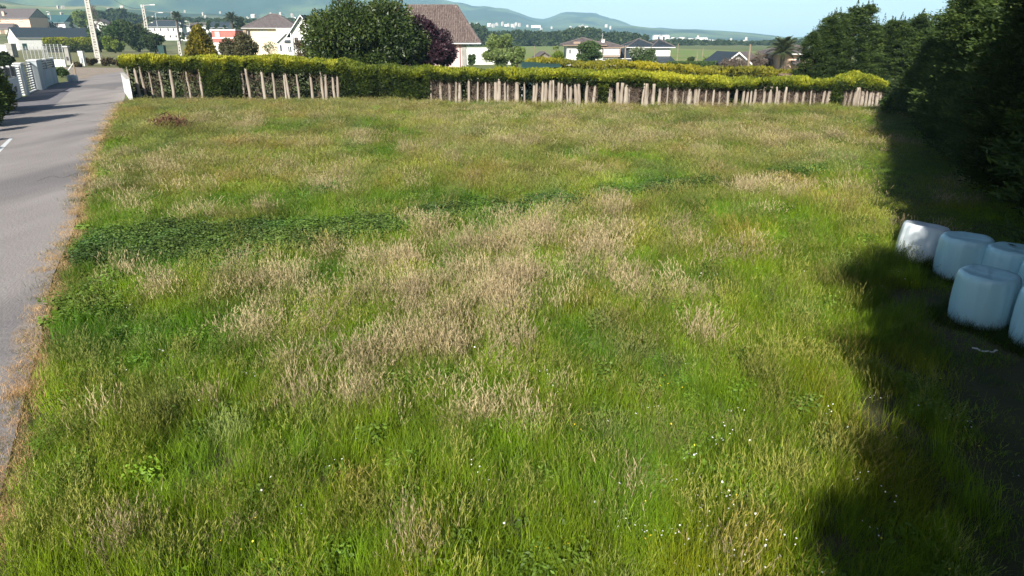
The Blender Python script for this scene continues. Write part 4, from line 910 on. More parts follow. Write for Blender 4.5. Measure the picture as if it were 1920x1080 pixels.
# green patch between the trunks on the left, where ivy and shoots cover them
for (a, c, tp, lab) in [(383, 455, 120, 'leafy shoots covering the trunks under the golden cone'), (1121, 1138, 150, 'green patch between trunks under the balcony house'), (1555, 1577, 152, 'green patch between the trunks near the right end')]:
    e, *_ = hedge_seg('hedge_shoots', lab, a, c, L_gold, int(180 * (c - a)), low=.1, thick=1.6, gold=.3, tops=[(0, tp), (2000, tp)], size=.24)
trunks_l = [248, 260, 270, 283, 302, 325, 354, 377, 455, 468, 495, 516, 535, 541, 561, 585, 605, 611, 626, 633]
trunks_r = [803, 808, 826, 842, 855, 861, 879, 895, 911, 917, 930, 935, 947, 952, 969, 984, 1000, 1004, 1017, 1022, 1031, 1038, 1047, 1051, 1065, 1070, 1081, 1086, 1099, 1103, 1113, 1141, 1146, 1158, 1163, 1174, 1179, 1205, 1209, 1213, 1224, 1237, 1251, 1268, 1281, 1293, 1305, 1308, 1323, 1337, 1351, 1365, 1379, 1391, 1402, 1407, 1414, 1431, 1443, 1454, 1460, 1471, 1481, 1493, 1507, 1519, 1530, 1543, 1551, 1556, 1578, 1588, 1595, 1604, 1610, 1618, 1625, 1633, 1640, 1646, 1653]
tm = []
for v in range(5):
    m = MB(); r = .10 * (.8 + .12 * v); pts = []; rs = []
    for k in range(6): pts.append((math.sin(k * 1.3 + v) * .012, math.cos(k * 1.7 + v) * .012, k / 5)); rs.append(r * (1.15 - .07 * k) * (1 + .12 * math.sin(k * 2.1 + v)))
    m.tube(pts, rs, 7)
    tm.append(m.mesh('trunk', M_trunk, True))
def put_trunks(lst, hs):
    e, G, zt, zb, pxs, o = hs
    for px in lst:
        g = hline(px); zf = at(px, interp(FOOT, px) - 3, g[1])[2]
        t = link('trunk', random.choice(tm), e); yy = random.uniform(-.15, .35)
        t.location = (g[0] - o[0], g[1] - o[1] + yy + .25, -.05); t.scale = (random.uniform(.75, 1.45) * (1.2 if px > 800 else 1.05),) * 2 + (zf + .15,); t.rotation_euler = (R(random.uniform(-2, 2)), R(random.uniform(-4, 4)), random.random() * 6)
put_trunks(trunks_l, hA); put_trunks(trunks_r, hC)
def twigs(hs, px0, px1, N):
    e, G, zt, zb, pxs, o = hs
    px = px0 + (px1 - px0) * rng.random(N); P = np.array([hline(p) for p in px]); ht = np.array([at(p, interp(FOOT, p), q[1])[2] for p, q in zip(px, P)])
    P -= [o[0], o[1], 0]; dens = fbm(P[:, 0] * .9, P[:, 0] * 0, 41, 2); dk = dens > .36; P = P[dk]; ht = ht[dk]; n = len(P)
    P[:, 1] += .25 + rng.random(n) * 1.0; P[:, 2] = ht * rng.random(n)
    A = rng.normal(size=(n, 3)) * .55; A[:, 2] += .5
    t = link('dead_twigs', leaves(P, A, .55 * (.4 + rng.random(n)), .045, 0, rng.random(n) * .75 + .1, 'dead_twigs', L_twig), e); t['kind'] = 'stuff'
twigs(hA, 246, 650, 5000); twigs(hC, 800, 1655, 34000)

# things behind the hedge
tree('magnolia', 'large dark glossy magnolia rising over the hedge', 'tree', 690, 176, 234, -14, L_mag, 46000, 70, z0=.07, leaf_px=5.6, ratio=.42, rs=.26, inner=.12, tone_h=.1)
tree('magnolia_skirt', 'dark lower shrub growing in front of the magnolia trunk', 'shrub', 716, 176, 130, 88, L_mag, 12000, 26, z0=.0, leaf_px=5.6, ratio=.42)
tree('purple_plum', 'dark purple leaved tree in front of the tiled roof', 'tree', 799, 172, 108, 20, L_purple, 18000, 30, z0=.08, leaf_px=4.6, ratio=.5)
tree('bare_apple', 'brownish sparse tree left of the magnolia', 'tree', 582, 172, 60, 62, leafmat('brown_sparse_leaf', [(.05, .035, .02), (.09, .065, .03), (.13, .11, .04)], .7, .2, .2), 2200, 14, z0=.1, leaf_px=4.5, ratio=.25)
tree('golden_cone', 'golden cone shaped cypress rising behind the hedge', 'conifer', 385, 150, 74, 47, L_cone, 20000, 130, 'cone', z0=.0, leaf_px=3.6, ratio=.4, rs=.3, up=.6, inner=.4)
tree('round_grey_bush', 'round grey green clipped bush behind the hedge', 'bush', 455, 150, 68, 54, L_olive, 13000, 34, 'round', z0=.0, leaf_px=4, rs=.34, inner=.3)
tree('white_sapling', 'thin sapling in front of the cream house', 'sapling', 508, 112, 24, 78, L_mid, 330, 9, z0=.25, leaf_px=3, rs=.9, inner=0)
tree('pink_blossom_bush', 'small bush with pale lilac blossom beside the pink wall', 'bush', 836, 150, 26, 116, leafmat('lilac_leaf', [(.06, .08, .05), (.30, .25, .33), (.5, .45, .52)], .7, .2, .2), 1500, 8, z0=.0, leaf_px=4)
# dark shed/tarp
p = gp(975, 152); Yt = hline(975)[1] + 6; q0 = at(978, 137, Yt); q1 = at(1052, 137, Yt); zt_ = at(978, 124, Yt)[2]
e = empty('dark_shelter', (q0[0], Yt, 0), 0, 'low dark green shelter between the two golden hedges', 'shelter')
MB().slab([(0, 0, zt_ - .1), (q1[0] - q0[0], 0, zt_), (q1[0] - q0[0], 3, zt_ + .25), (0, 3, zt_ + .3)], .1).build('roof', M_dgreen, e); MB().box(.1, .2, 0, q1[0] - q0[0] - .1, 2.8, zt_ - .32).build('side_screen', M_dgreen, e)
for x in (0, .5): MB().box(x * (q1[0] - q0[0]), .02, 0, x * (q1[0] - q0[0]) + .1, .12, zt_ - .22).build('post', M_metal, e)
q0 = at(1472, 146, Yt - 1); q1 = at(1532, 146, Yt - 1); zt_ = at(1472, 140, Yt - 1)[2]
e = empty('low_shed', (q0[0], Yt - 1, 0), 0, 'weathered brown shed roof showing between the golden hedges', 'shed')
MB().slab([(0, 0, zt_ - .25), (q1[0] - q0[0], 0, zt_ - .3), (q1[0] - q0[0], 2.4, zt_ + .05), (0, 2.4, zt_ + .1)], .12).build('roof', pm('rusty_sheet', (.24, .17, .13), (.16, .11, .09), 1.5, .8), e); MB().box(.2, .3, 0, q1[0] - q0[0] - .2, 2.2, zt_ - .45).build('wall', M_wood, e)
# parked car among the shrubs
p = gp(1412, 132); s = math.hypot(p[1], H) / 1280; e = empty('parked_car', (p[0], p[1], 0), -.25, 'white car parked behind the bare shrubs beside the leaning pole', 'car')
L_ = 4.3; body = MB().prism_y([(0, .35), (4.3, .35), (4.35, .8), (4.1, .95), (3.1, 1.02), (1.2, 1.02), (.1, .95), (-.05, .7)], 0, 1.75); body.build('body', pm('white_car_paint', (.75, .76, .78), None, rough=.3, spec=.6), e)
MB().prism_y([(.5, 1.024), (3.25, 1.024), (2.5, 1.5), (1.0, 1.5)], .12, 1.63).build('cabin', M_glass, e); MB().prism_y([(1.0, 1.503), (2.5, 1.503), (2.4, 1.56), (1.1, 1.56)], .14, 1.61).build('car_roof', MATS['white_car_paint'], e)
for x in (.8, 3.5):
    for y in (-.02, 1.55): MB().tube([(x, y, .33), (x, y + .22, .33)], .33, 12).build('wheel', M_dkmetal, e)
for c in e.children: pass
e.scale = (s / .075,) * 3

pl = empty('utility_pole', (-40.5, 53.0, 0), .2, 'wooden pole on the left verge whose thin shadow crosses the road', 'pole')
MB().tube([(0, 0, 0), (0, 0, 9.35)], [.21, .16], 8).build('pole', M_wood, pl); MB().box(-.5, -.05, 8.7, .5, .05, 8.82).build('crossarm', M_wood, pl)

# ------------------------------------------------------------------ conifers at the right
def conifer_mesh(w, h, N, leaf, seed, shape='column'):
    global rng
    st = rng; rng = np.random.default_rng(seed); random.seed(seed)
    # branches spiral up the trunk; sprays hang in clumps along each of them
    nb = int(N / 80); t = rng.random(nb) ** .9; a = rng.random(nb) * 6.283
    lobes = 1 + .16 * np.sin(a * 3 + t * 5 + seed) + .1 * np.sin(a * 5 - t * 9)
    prof = np.clip((1 - t) ** .62 * 1.02, 0.03, 1) * np.minimum(1, .72 + t * 1.6); rad = w / 2 * prof * lobes * (0.7 + .42 * rng.random(nb))
    # a few side leaders make the ragged top
    lead = rng.random((6, 2)); lx = np.where(t > .62, (lead[(a * 7).astype(int) % 6, 0] - .5) * w * .42, 0); ly = np.where(t > .62, (lead[(a * 7).astype(int) % 6, 1] - .5) * w * .42, 0)
    drop = np.where(t > .62, lead[(a * 7).astype(int) % 6, 0] * h * .10, 0)
    z = .15 + t * (h - .3) - drop * ((t - .62) / .38)
    tip = np.stack([np.cos(a) * rad, np.sin(a) * rad, z + .35 * rad], 1)
    bi = rng.integers(0, nb, N); along = rng.random(N) ** .5
    C = tip[bi] * [1, 1, 1]; C[:, 0] *= (.35 + .65 * along); C[:, 1] *= (.35 + .65 * along); C[:, 0] += lx[bi]; C[:, 1] += ly[bi]; C[:, 2] -= (1 - along) * (.15 + .5 * rad[bi] / w)
    C += rng.normal(size=(N, 3)) * [.13, .13, .09] * (w / 4.5)
    dirv = np.stack([np.cos(a[bi]), np.sin(a[bi]), np.full(N, .45)], 1); A = dirv + rng.normal(size=(N, 3)) * .5
    bt = rng.random(nb)
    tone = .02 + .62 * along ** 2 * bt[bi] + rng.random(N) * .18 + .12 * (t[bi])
    sz = leaf * (.5 + rng.random(N))
    ns = 700; k = rng.integers(0, 7, ns); ex = np.append((lead[:, 0] - .5) * w * .42, 0)[k]; ey = np.append((lead[:, 1] - .5) * w * .42, 0)[k]; ez = h - np.append(lead[:, 0] * h * .10, 0)[k] + .1
    q = rng.random(ns); aa = rng.random(ns) * 6.283; S3 = np.stack([ex + np.cos(aa) * (1 - q) * .25, ey + np.sin(aa) * (1 - q) * .25, ez - 1.1 + q * 1.5], 1)
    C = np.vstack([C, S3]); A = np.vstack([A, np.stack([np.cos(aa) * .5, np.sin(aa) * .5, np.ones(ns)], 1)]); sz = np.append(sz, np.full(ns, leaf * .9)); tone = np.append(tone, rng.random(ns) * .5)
    me = leaves(C, A, sz, .3, 0, tone, 'crown', L_cyp)
    rng = st; return me
def trunk_mesh(h, r):
    return MB().tube([(0, 0, -.1), (.03, 0, h * .4), (0, .03, h * .9)], [r, r * .6, r * .1], 8).mesh('trunk', M_bark)
HT = 11.0
cm = [conifer_mesh(5.2, HT, 60000, .17, s) for s in (1, 2, 3)]; tmh = trunk_mesh(HT, .28)
def tline(y): return np.interp(y, [-30, 3, 17, 24, 49, 56], [-9.0, 9.65, 15.7, 17.9, 29.8, 33])
first = None; k = 0; y = 51.0
while y > -30:
    x = tline(y) + random.uniform(-.35, .35) * (1 if y > 26 or y < 3 else 2.0)
    px = to_px(x, y, 5)[0] if y > 4 else 9999
    vis = y > 8
    rank = 'tall dark conifer standing in the dense windbreak row along the right of the field'
    e = empty('windbreak_conifer', (x, y, 0), random.random() * 6.28, rank, 'conifer', 'conifers of the dense dark windbreak row at the right')
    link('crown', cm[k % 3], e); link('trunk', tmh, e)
    hs = (random.uniform(.93, 1.1) if y > 3 else random.uniform(.99, 1.05)) * np.interp(y, [-4, 3, 10, 22, 32, 42, 48], [1.26, 1.14, .95, .86, .75, .72, .64]); e.scale = (random.uniform(.9, 1.12) * (1.15 if y < 20 else 1),) * 2 + (hs,)
    k += 1; y -= 2.7 if 4 < y < 28 else 2.2
# three that show their own tops above the hedge
def big_conifer(label, px, pyt, Yd, wm, mesh_i):
    p = at(px, 75, Yd); h = at(px, pyt, Yd)[2]
    e = empty('broad_conifer', (p[0], Yd, 0), random.random() * 6, label, 'conifer'); c = link('crown', cm[mesh_i], e); t = link('trunk', tmh, e); e.scale = (wm / 5.2, wm / 5.2, h / HT)
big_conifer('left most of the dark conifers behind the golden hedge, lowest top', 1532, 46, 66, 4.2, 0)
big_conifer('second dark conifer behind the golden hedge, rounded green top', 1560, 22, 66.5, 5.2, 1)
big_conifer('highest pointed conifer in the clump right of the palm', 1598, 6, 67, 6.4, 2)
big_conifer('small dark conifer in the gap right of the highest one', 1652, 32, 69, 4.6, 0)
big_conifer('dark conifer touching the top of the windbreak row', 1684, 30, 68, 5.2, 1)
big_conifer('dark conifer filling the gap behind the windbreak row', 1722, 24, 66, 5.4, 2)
tree('corner_bush', 'dark green bush at the far right corner of the field', 'bush', 1688, 216, 76, 168, L_cyp, 9000, 26, z0=.0, leaf_px=6, ratio=.35, inner=.4)
tree('corner_bush', 'olive bush where the golden hedge meets the windbreak', 'bush', 1668, 196, 30, 138, L_dark, 3500, 14, z0=.0, leaf_px=5, inner=.3)

# ------------------------------------------------------------------ wrapped bales
M_wrap = pm('pale_blue_bale_wrap', (0.55, 0.83, 0.89), (0.49, 0.77, 0.84), 5, 0.3, 0.4, 7, spec=0.6, stretch=(1, 1, .08))
M_wraplit = pm('sunlit_bale_wrap', (0.80, 0.85, 0.87), (0.72, 0.79, 0.82), 4, 0.3, 0.3, 7, spec=0.6, stretch=(1, 1, .1))  # lit copy of the bale wrap: sunlight put into its whiter colour
def bale_mesh(seed, rad, h):
    r = np.random.default_rng(seed); nu, V, F = 72, [], []
    prof = [(0.0, .0), (.55, 0.0), (.86, .01), (.97, .05), (1.0, .14), (1.02, .35), (1.02, .6), (1.0, .82), (.985, .90), (.95, .955), (.88, .99), (.75, .985), (.45, .965), (.12, .96), (0, .962)]
    ph = r.random(6) * 6.28
    for j, (pr, pz) in enumerate(prof):
        for i in range(nu):
            a = 2 * math.pi * i / nu
            wr = .007 * math.sin(9 * a + ph[0] + 2 * pz) + .008 * math.sin(17 * a + ph[1]) + .008 * math.sin(29 * a + ph[2] + 3 * pz) + .012 * math.sin(2 * a + ph[3])
            rr = pr * (1 + wr * (1 if .1 < pz < .97 else .5)); zz = pz + (.006 * math.sin(3 * a + ph[4]) + .004 * math.sin(7 * a + ph[5]) * pr) * (pz > .8) * (pr > .1)
            V.append((math.cos(a) * rr * rad, math.sin(a) * rr * rad, zz * h))
    for j in range(len(prof) - 1):
        for i in range(nu): F.append((j * nu + i, j * nu + (i + 1) % nu, (j + 1) * nu + (i + 1) % nu, (j + 1) * nu + i))
    me = mesh_np('bale', np.array(V), np.array(F), M_wrap, smooth=True); return me
BP = [(1716, 497, .57, 1.0, 'whitest wrapped bale, sunlit, at the head of the group', 8), (1795, 529, .58, 1.06, 'pale blue wrapped bale just right of the sunlit one', 0), (1883, 553, .57, 1.04, 'wrapped bale at the back near the conifers, mostly hidden', 0),
      (1830, 617, .57, 1.1, 'front wrapped bale with wrinkled side, fully visible', 0), (1950, 592, .56, 1.06, 'wrapped bale cut by the right edge, behind the nearest one', 0), (1952, 664, .58, 1.12, 'nearest wrapped bale, cut by the right edge of the photo', 0)]
BPOS = []
for i, (px, py, rd, hh, lab, tilt) in enumerate(BP):
    g = gp(px, py); d = math.hypot(g[0], g[1]); x, y = g[0] + g[0] / d * rd * .9, g[1] + g[1] / d * rd * .9; BPOS.append((x, y, rd))
    o = link('wrapped_bale', bale_mesh(50 + i, rd, hh)); o.location = (x, y, -.03); o.rotation_euler = (R(-tilt * .3), R(tilt * .9), i * 1.1 * (tilt == 0)); o.data.materials[0] = M_wraplit if i == 0 else M_wrap; tag(o, lab, 'bale', 'wrapped silage bales in the shade')
# twine, branch pile
tw = []
a = gp(1822, 656); c = gp(1868, 660)
for k in range(9): t = k / 8; tw.append((a[0] + (c[0] - a[0]) * t, a[1] + (c[1] - a[1]) * t - .12 * math.sin(t * 3.1), .04 + .015 * math.sin(k * 2)))
tag(MB().tube(tw, .016, 5).build('baling_twine', M_white, None), 'short white baling twine lying in the shade below the bales', 'twine')
g = gp(320, 243); n = 900; P = rng.normal(size=(n, 3)) * [.55, .4, .22]; P[:, 2] = np.abs(P[:, 2]) + .25; A = rng.normal(size=(n, 3)); A[:, 2] = np.abs(A[:, 2]) * .9
bp = link('branch_pile', leaves(P, A, .6 * (.5 + rng.random(n)), .09, 0, rng.random(n) * .6, 'branch_pile', leafmat('rust_twig', [(.07, .035, .022), (.15, .08, .05), (.22, .14, .1)], .9, .1, 0))); bp.location = g; tag(bp, 'heap of reddish brown dead branches in the grass near the road', 'branch pile', kind='stuff')

# ------------------------------------------------------------------ grass: plants built once, then set out over the field
protos = {}
def proto_coll(name): c = bpy.data.collections.new(name); protos[name] = c; return c
def blades(n, rad, hmin, hmax, wd, lean, mat, seed, curl=.5, heads=0, head_len=.09, head_w=.014, segs=3, tone0=.2, tone1=.9, headtone=None):
    r = np.random.default_rng(seed); V = []; F = []; T = []
    for i in range(n):
        bx, by = r.normal(size=2) * rad; a = r.random() * 6.283; h = hmin + (hmax - hmin) * r.random() ** 1.2; ln = lean * (0.3 + r.random()) * h
        # common wind lean plus each blade's own
        dx, dy = math.cos(a), math.sin(a); ww = wd * (.7 + .6 * r.random()); sa = r.random() * 6.283; sx, sy = math.cos(sa), math.sin(sa)
        tn = tone0 + (tone1 - tone0) * r.random(); b0 = len(V)
        for k in range(segs + 1):
            t = k / segs; off = ln * t ** (1.3 + curl * 1.5); z = h * (t - curl * .28 * t ** 3 * (1 if heads == 0 else .5)); x = bx + dx * off; y = by + dy * off; w2 = ww * (1 - t ** 1.6) * .5 + (.0004 if k == segs else 0)
            V += [(x - sx * w2, y - sy * w2, z), (x + sx * w2, y + sy * w2, z)]
        for k in range(segs): F.append((b0 + 2 * k, b0 + 2 * k + 1, b0 + 2 * k + 3, b0 + 2 * k + 2)); T.append(tn)
        if i < heads:
            px_, py_, pz_ = V[-1]; tx, ty, tz = dx * ln * .9, dy * ln * .9, h * .5; L = math.sqrt(tx * tx + ty * ty + tz * tz); tx, ty, tz = tx / L, ty / L, tz / L
            for q in range(5):
                c0 = np.array([px_, py_, pz_]) + np.array([tx, ty, tz]) * head_len * (q / 4 - .55) + r.normal(size=3) * head_w * .45
                d = np.array([tx, ty, tz]) + r.normal(size=3) * .22; d /= np.linalg.norm(d); s_ = np.cross(d, r.normal(size=3)); s_ /= np.linalg.norm(s_); ll = head_len * .3; hw = head_w * (.8 + .4 * r.random()) * .5
                b1 = len(V); V += [tuple(c0 - d * ll), tuple(c0 + s_ * hw), tuple(c0 + d * ll), tuple(c0 - s_ * hw)]; F.append((b1, b1 + 1, b1 + 2, b1 + 3)); T.append(headtone if headtone is not None else tn)
    return mesh_np('plant', np.array(V), np.array(F), mat, np.array(T))
G_grass = leafmat('grass_blade', [(.30, .36, .12), (.62, .78, .22), (1.0, 1.0, .42)], .5, .3, .35, True)
G_straw = leafmat('seed_grass', [(.45, .5, .22), (.85, .80, .6), (1.0, .93, .75)], .7, .2, .3, True)
G_weed = leafmat('weed_leaf', [(.4, .5, .25), (.8, .95, .5), (1.0, 1.0, .6)], .55, .3, .25, True)
def add_proto(coll, me): o = bpy.data.objects.new('plant_%02d' % len(coll.objects), me); coll.objects.link(o)
cg = proto_coll('grass_plants')
for s in range(5): add_proto(cg, blades(46, .12, .18, .52, .0085, .45, G_grass, 100 + s, .6))                    # 0-4 green tufts
for s in range(2): add_proto(cg, blades(60, .10, .30, .62, .0075, .25, G_grass, 120 + s, .35, segs=4))                # 5-6 tall upright
for s in range(4): add_proto(cg, blades(52, .16, .32, .64, .0030, .30, G_straw, 140 + s, .3, heads=44, head_len=.11, head_w=.0085, tone0=.05, tone1=.35, headtone=.8))   # 7-10 seed heads
def weed(n, rad, h, leaf, seed, mat=G_weed, pairs=6, flat=.3):
    r = np.random.default_rng(seed); C = []; A = []; S = []
    for i in range(n):
        bx, by = r.normal(size=2) * rad; hh = h * (.6 + .5 * r.random())
        for k in range(pairs):
            z = hh * (.25 + .75 * (k + 1) / pairs); a = r.random() * 3.14 + (k % 2) * 1.57
            for sg in (0, math.pi): C.append((bx + math.cos(a + sg) * leaf * .5, by + math.sin(a + sg) * leaf * .5, z)); A.append((math.cos(a + sg), math.sin(a + sg), -.25)); S.append(leaf * (1.25 - .6 * k / pairs))
    global rng; st = rng; rng = r; me = leaves(np.array(C), np.array(A), np.array(S), .5, flat, .2 + .6 * r.random(len(C)), 'plant', mat); rng = st; return me
for s in range(2): add_proto(cg, weed(9, .14, .45, .09, 160 + s))                                                      # 11-12 nettles
for s in range(2): add_proto(cg, weed(6, .12, .22, .12, 170 + s, pairs=4, flat=.6))                                     # 13-14 broad leaved weeds
for s in range(2): add_proto(cg, blades(60, .16, .08, .26, .007, 1.1, G_straw, 180 + s, .9, tone0=.4, tone1=1))         # 15-16 dry matted grass
for s in range(2): add_proto(cg, blades(30, .2, .10, .24, .007, .8, G_grass, 190 + s, .7))                              # 17-18 short grass
def flower(n, rad, h, r0, seed, mat):
    r = np.random.default_rng(seed); V = []; F = []
    for i in range(n):
        x, y = r.normal(size=2) * rad; z = h * (.7 + .5 * r.random()); tx, ty = r.normal(size=2) * .3 - np.array([0, .35]); b0 = len(V); V.append((x, y, z))
        for k in range(8): a = k * .785; V.append((x + math.cos(a) * r0, y + math.sin(a) * r0, z + (math.cos(a) * tx + math.sin(a) * ty) * r0 - .002))
        for k in range(8): F.append((b0, b0 + 1 + k, b0 + 1 + (k + 1) % 8))
    return mesh_np('flower', np.array(V), np.array(F), mat)
cf = proto_coll('flower_plants')
W_pet = pm('white_petals', (.8, .8, .76), None, rough=.6); Y_pet = pm('yellow_petals', (.75, .55, .03), None, rough=.6)
add_proto(cf, flower(4, .16, .40, .0095, 1, W_pet)); add_proto(cf, flower(2, .14, .44, .013, 2, W_pet)); add_proto(cf, flower(3, .14, .42, .010, 3, Y_pet))

def node_group(coll):
    ng = bpy.data.node_groups.new('set_out_' + coll.name, 'GeometryNodeTree')
    ng.interface.new_socket('Geometry', in_out='INPUT', socket_type='NodeSocketGeometry'); ng.interface.new_socket('Geometry', in_out='OUTPUT', socket_type='NodeSocketGeometry')
    N = ng.nodes; i = N.new('NodeGroupInput'); o = N.new('NodeGroupOutput'); ip = N.new('GeometryNodeInstanceOnPoints'); ci = N.new('GeometryNodeCollectionInfo')
    ci.inputs['Collection'].default_value = coll; ci.inputs['Separate Children'].default_value = True; ci.inputs['Reset Children'].default_value = True
    def na(name, ty): n = N.new('GeometryNodeInputNamedAttribute'); n.data_type = ty; n.inputs['Name'].default_value = name; return n.outputs['Attribute']
    L = ng.links; L.new(i.outputs[0], ip.inputs['Points']); L.new(ci.outputs[0], ip.inputs['Instance']); ip.inputs['Pick Instance'].default_value = True
    L.new(na('pick', 'INT'), ip.inputs['Instance Index']); L.new(na('rot', 'FLOAT_VECTOR'), ip.inputs['Rotation']); L.new(na('scl', 'FLOAT_VECTOR'), ip.inputs['Scale']); L.new(ip.outputs[0], o.inputs[0])
    return ng
NG = {}
def scatter(name, label, cat, coll, P, pick, scl, tint, tilt=.12):
    n = len(P); me = bpy.data.meshes.new(name); me.vertices.add(n); me.vertices.foreach_set('co', np.ascontiguousarray(P, dtype=np.float32).ravel())
    a = me.attributes.new('pick', 'INT', 'POINT'); a.data.foreach_set('value', pick.astype(np.int32))
    rot = np.stack([rng.normal(size=n) * tilt, rng.normal(size=n) * tilt, rng.random(n) * 6.283], 1)
    a = me.attributes.new('rot', 'FLOAT_VECTOR', 'POINT'); a.data.foreach_set('vector', rot.astype(np.float32).ravel())
    a = me.attributes.new('scl', 'FLOAT_VECTOR', 'POINT'); a.data.foreach_set('vector', np.ascontiguousarray(scl, dtype=np.float32).ravel())
    a = me.attributes.new('tint', 'FLOAT_VECTOR', 'POINT'); a.data.foreach_set('vector', np.ascontiguousarray(tint, dtype=np.float32).ravel())
    o = link(name, me); tag(o, label, cat, kind='stuff'); m = o.modifiers.new('set_out', 'NODES')
    if coll.name not in NG: NG[coll.name] = node_group(coll)
    m.node_group = NG[coll.name]; return o

# candidate points over the field
rx = np.array([p[0] for p in RR]); ry = np.array([p[1] for p in RR])
def road_edge_x(y): return np.interp(y, ry, rx)
def hedge_y(x): return np.interp(x, [p[0] for p in HBW], [p[1] for p in HBW])
pts = []
for y0, y1, dens in [(2.5, 7, 46), (7, 11, 44), (11, 16, 36), (16, 24, 27), (24, 34, 18), (34, 46, 13), (46, 66, 11)]:
    xm = y1 * .92 + 2; n = int(2 * xm * (y1 - y0) * dens); pts.append(np.stack([rng.uniform(-xm, xm, n), rng.uniform(y0, y1, n)], 1))
P = np.vstack(pts); px, py = to_px_np(P[:, 0], P[:, 1], .2)
keep = (P[:, 0] > road_edge_x(P[:, 1]) - .25 + .5 * (fbm(P[:, 0] * .9, P[:, 1] * .9, 3, 3) - .5)) & (P[:, 1] < hedge_y(P[:, 0]) + .4) & (px > -160) & (px < 2080) & (py < 1260) & (P[:, 0] < tline(P[:, 1]) + 1.5)
for (x, y, rd) in BPOS: keep &= np.hypot(P[:, 0] - x, P[:, 1] - y) > rd + .02
P = P[keep]; px = px[keep]; py = py[keep]; x, y = P[:, 0], P[:, 1]; n = len(P)
dr = x - road_edge_x(y)                                                            # distance from the road
near = np.clip((26 - y) / 20, 0, 1)
n1 = fbm(x * .33, y * .33, 5, 4); n2 = fbm(x * .9, y * .8, 6, 3); n3 = fbm(x * .12, y * .12, 8, 3); n4 = fbm(x * 2.2, y * 2.0, 12, 2)
SP = [(450, 228, 70, 12, .6), (260, 300, 90, 18, .5), (545, 318, 60, 14, .45), (330, 395, 110, 22, .5), (700, 520, 240, 50, .35), (860, 505, 150, 65, .6), (1130, 455, 60, 45, .6), (1000, 440, 110, 22, .4), (470, 610, 130, 60, .55), (450, 600, 42, 62, .5), (760, 590, 130, 40, .55), (700, 665, 120, 40, .55), (935, 600, 60, 60, .6), (800, 720, 150, 55, .6), (900, 765, 120, 50, .55), (1100, 630, 60, 22, .5), (1235, 545, 80, 22, .5), (1330, 470, 50, 18, .5), (1430, 360, 120, 16, .45), (660, 350, 90, 20, .25), (1250, 262, 320, 24, .35), (1000, 215, 300, 20, .3), (620, 270, 200, 18, .25), (250, 345, 60, 15, .3), (340, 1040, 120, 60, .15), (1500, 268, 80, 14, .3)]
st = np.zeros(n)
for (a, b_, c, d, wgt) in SP: st += wgt * np.exp(-(((px - a) / c) ** 2 + ((py - b_) / d) ** 2))
straw = np.clip(st * (.05 + 4.6 * (n2 * .45 + n4 * .55 - .40)) * 1.15 + (n2 * .6 + n4 * .4 - .60) * np.interp(y, [6, 14], [.5, 1.0]) + (y > 22) * (n1 - .5) * .4, 0, .95)
right = np.clip((px - 1250) / 250, 0, 1) * np.clip((py - 300) / 200, 0, 1); straw *= (1 - .75 * right)
BAND = [(165, 462, 34), (300, 455, 36), (480, 455, 32), (640, 440, 26), (760, 412, 20), (850, 398, 17), (1000, 386, 17), (1110, 374, 15), (1200, 352, 8), (1360, 338, 7), (1440, 328, 7), (1530, 320, 6)]
by = np.interp(px, [q[0] for q in BAND], [q[1] for q in BAND]); bw = np.interp(px, [q[0] for q in BAND], [q[2] for q in BAND])
inband = (np.abs(py - by) < bw * (1.0 + (n2 - .5) * 1.3)) & (px > 150) & (px < 1540) & ((n4 > .42) | (px < 640))
lw = (px < 250) & (py > 430) & (py < 640)                                          # leafy weeds by the road
u = rng.random(n)
pick = rng.integers(0, 5, n); tall = (u < .25) & (near > .1); pick[tall] = rng.integers(5, 7, tall.sum())
olv = rng.random(n) < .05 + .30 * np.clip(y / 45, 0, 1) * np.clip(n1 * 3 - .7, 0, 1); pick[olv] = rng.integers(7, 11, olv.sum()); iss = rng.random(n) < straw * .75; pick[iss] = rng.integers(7, 11, iss.sum())
isw = (~iss) & (rng.random(n) < .03 + .45 * lw * (n2 > .45)); pick[isw] = rng.integers(11, 15, isw.sum())
nb_ = inband & (rng.random(n) < .92); pick[nb_] = rng.integers(11, 13, nb_.sum()); iss &= ~nb_
vw = np.interp(y, [5, 12, 20, 45], [.34, .30, .42, .62])
verge = dr < vw * (1.25 + 2.2 * (n4 - .5)); pick[verge] = rng.integers(15, 17, verge.sum())
vmix = verge & (rng.random(n) < .12 + .6 * (n4 > .6)); pick[vmix] = rng.integers(17, 19, vmix.sum())
# shaded, sparse strip near the windbreak: shorter plants, extra bare soil to deepen the shade
dt = tline(y) - 2.4 - x; bare = (dt < 3.6 + 5 * (n2 - .5)) & (y < 15) & (rng.random(n) < .45 + .45 * np.clip((n2 - .42) * 8, 0, 1)) & (dt > -2)
short = (dt < 3) ; pick[short & ~iss] = rng.integers(17, 19, (short & ~iss).sum())
keep = ~bare
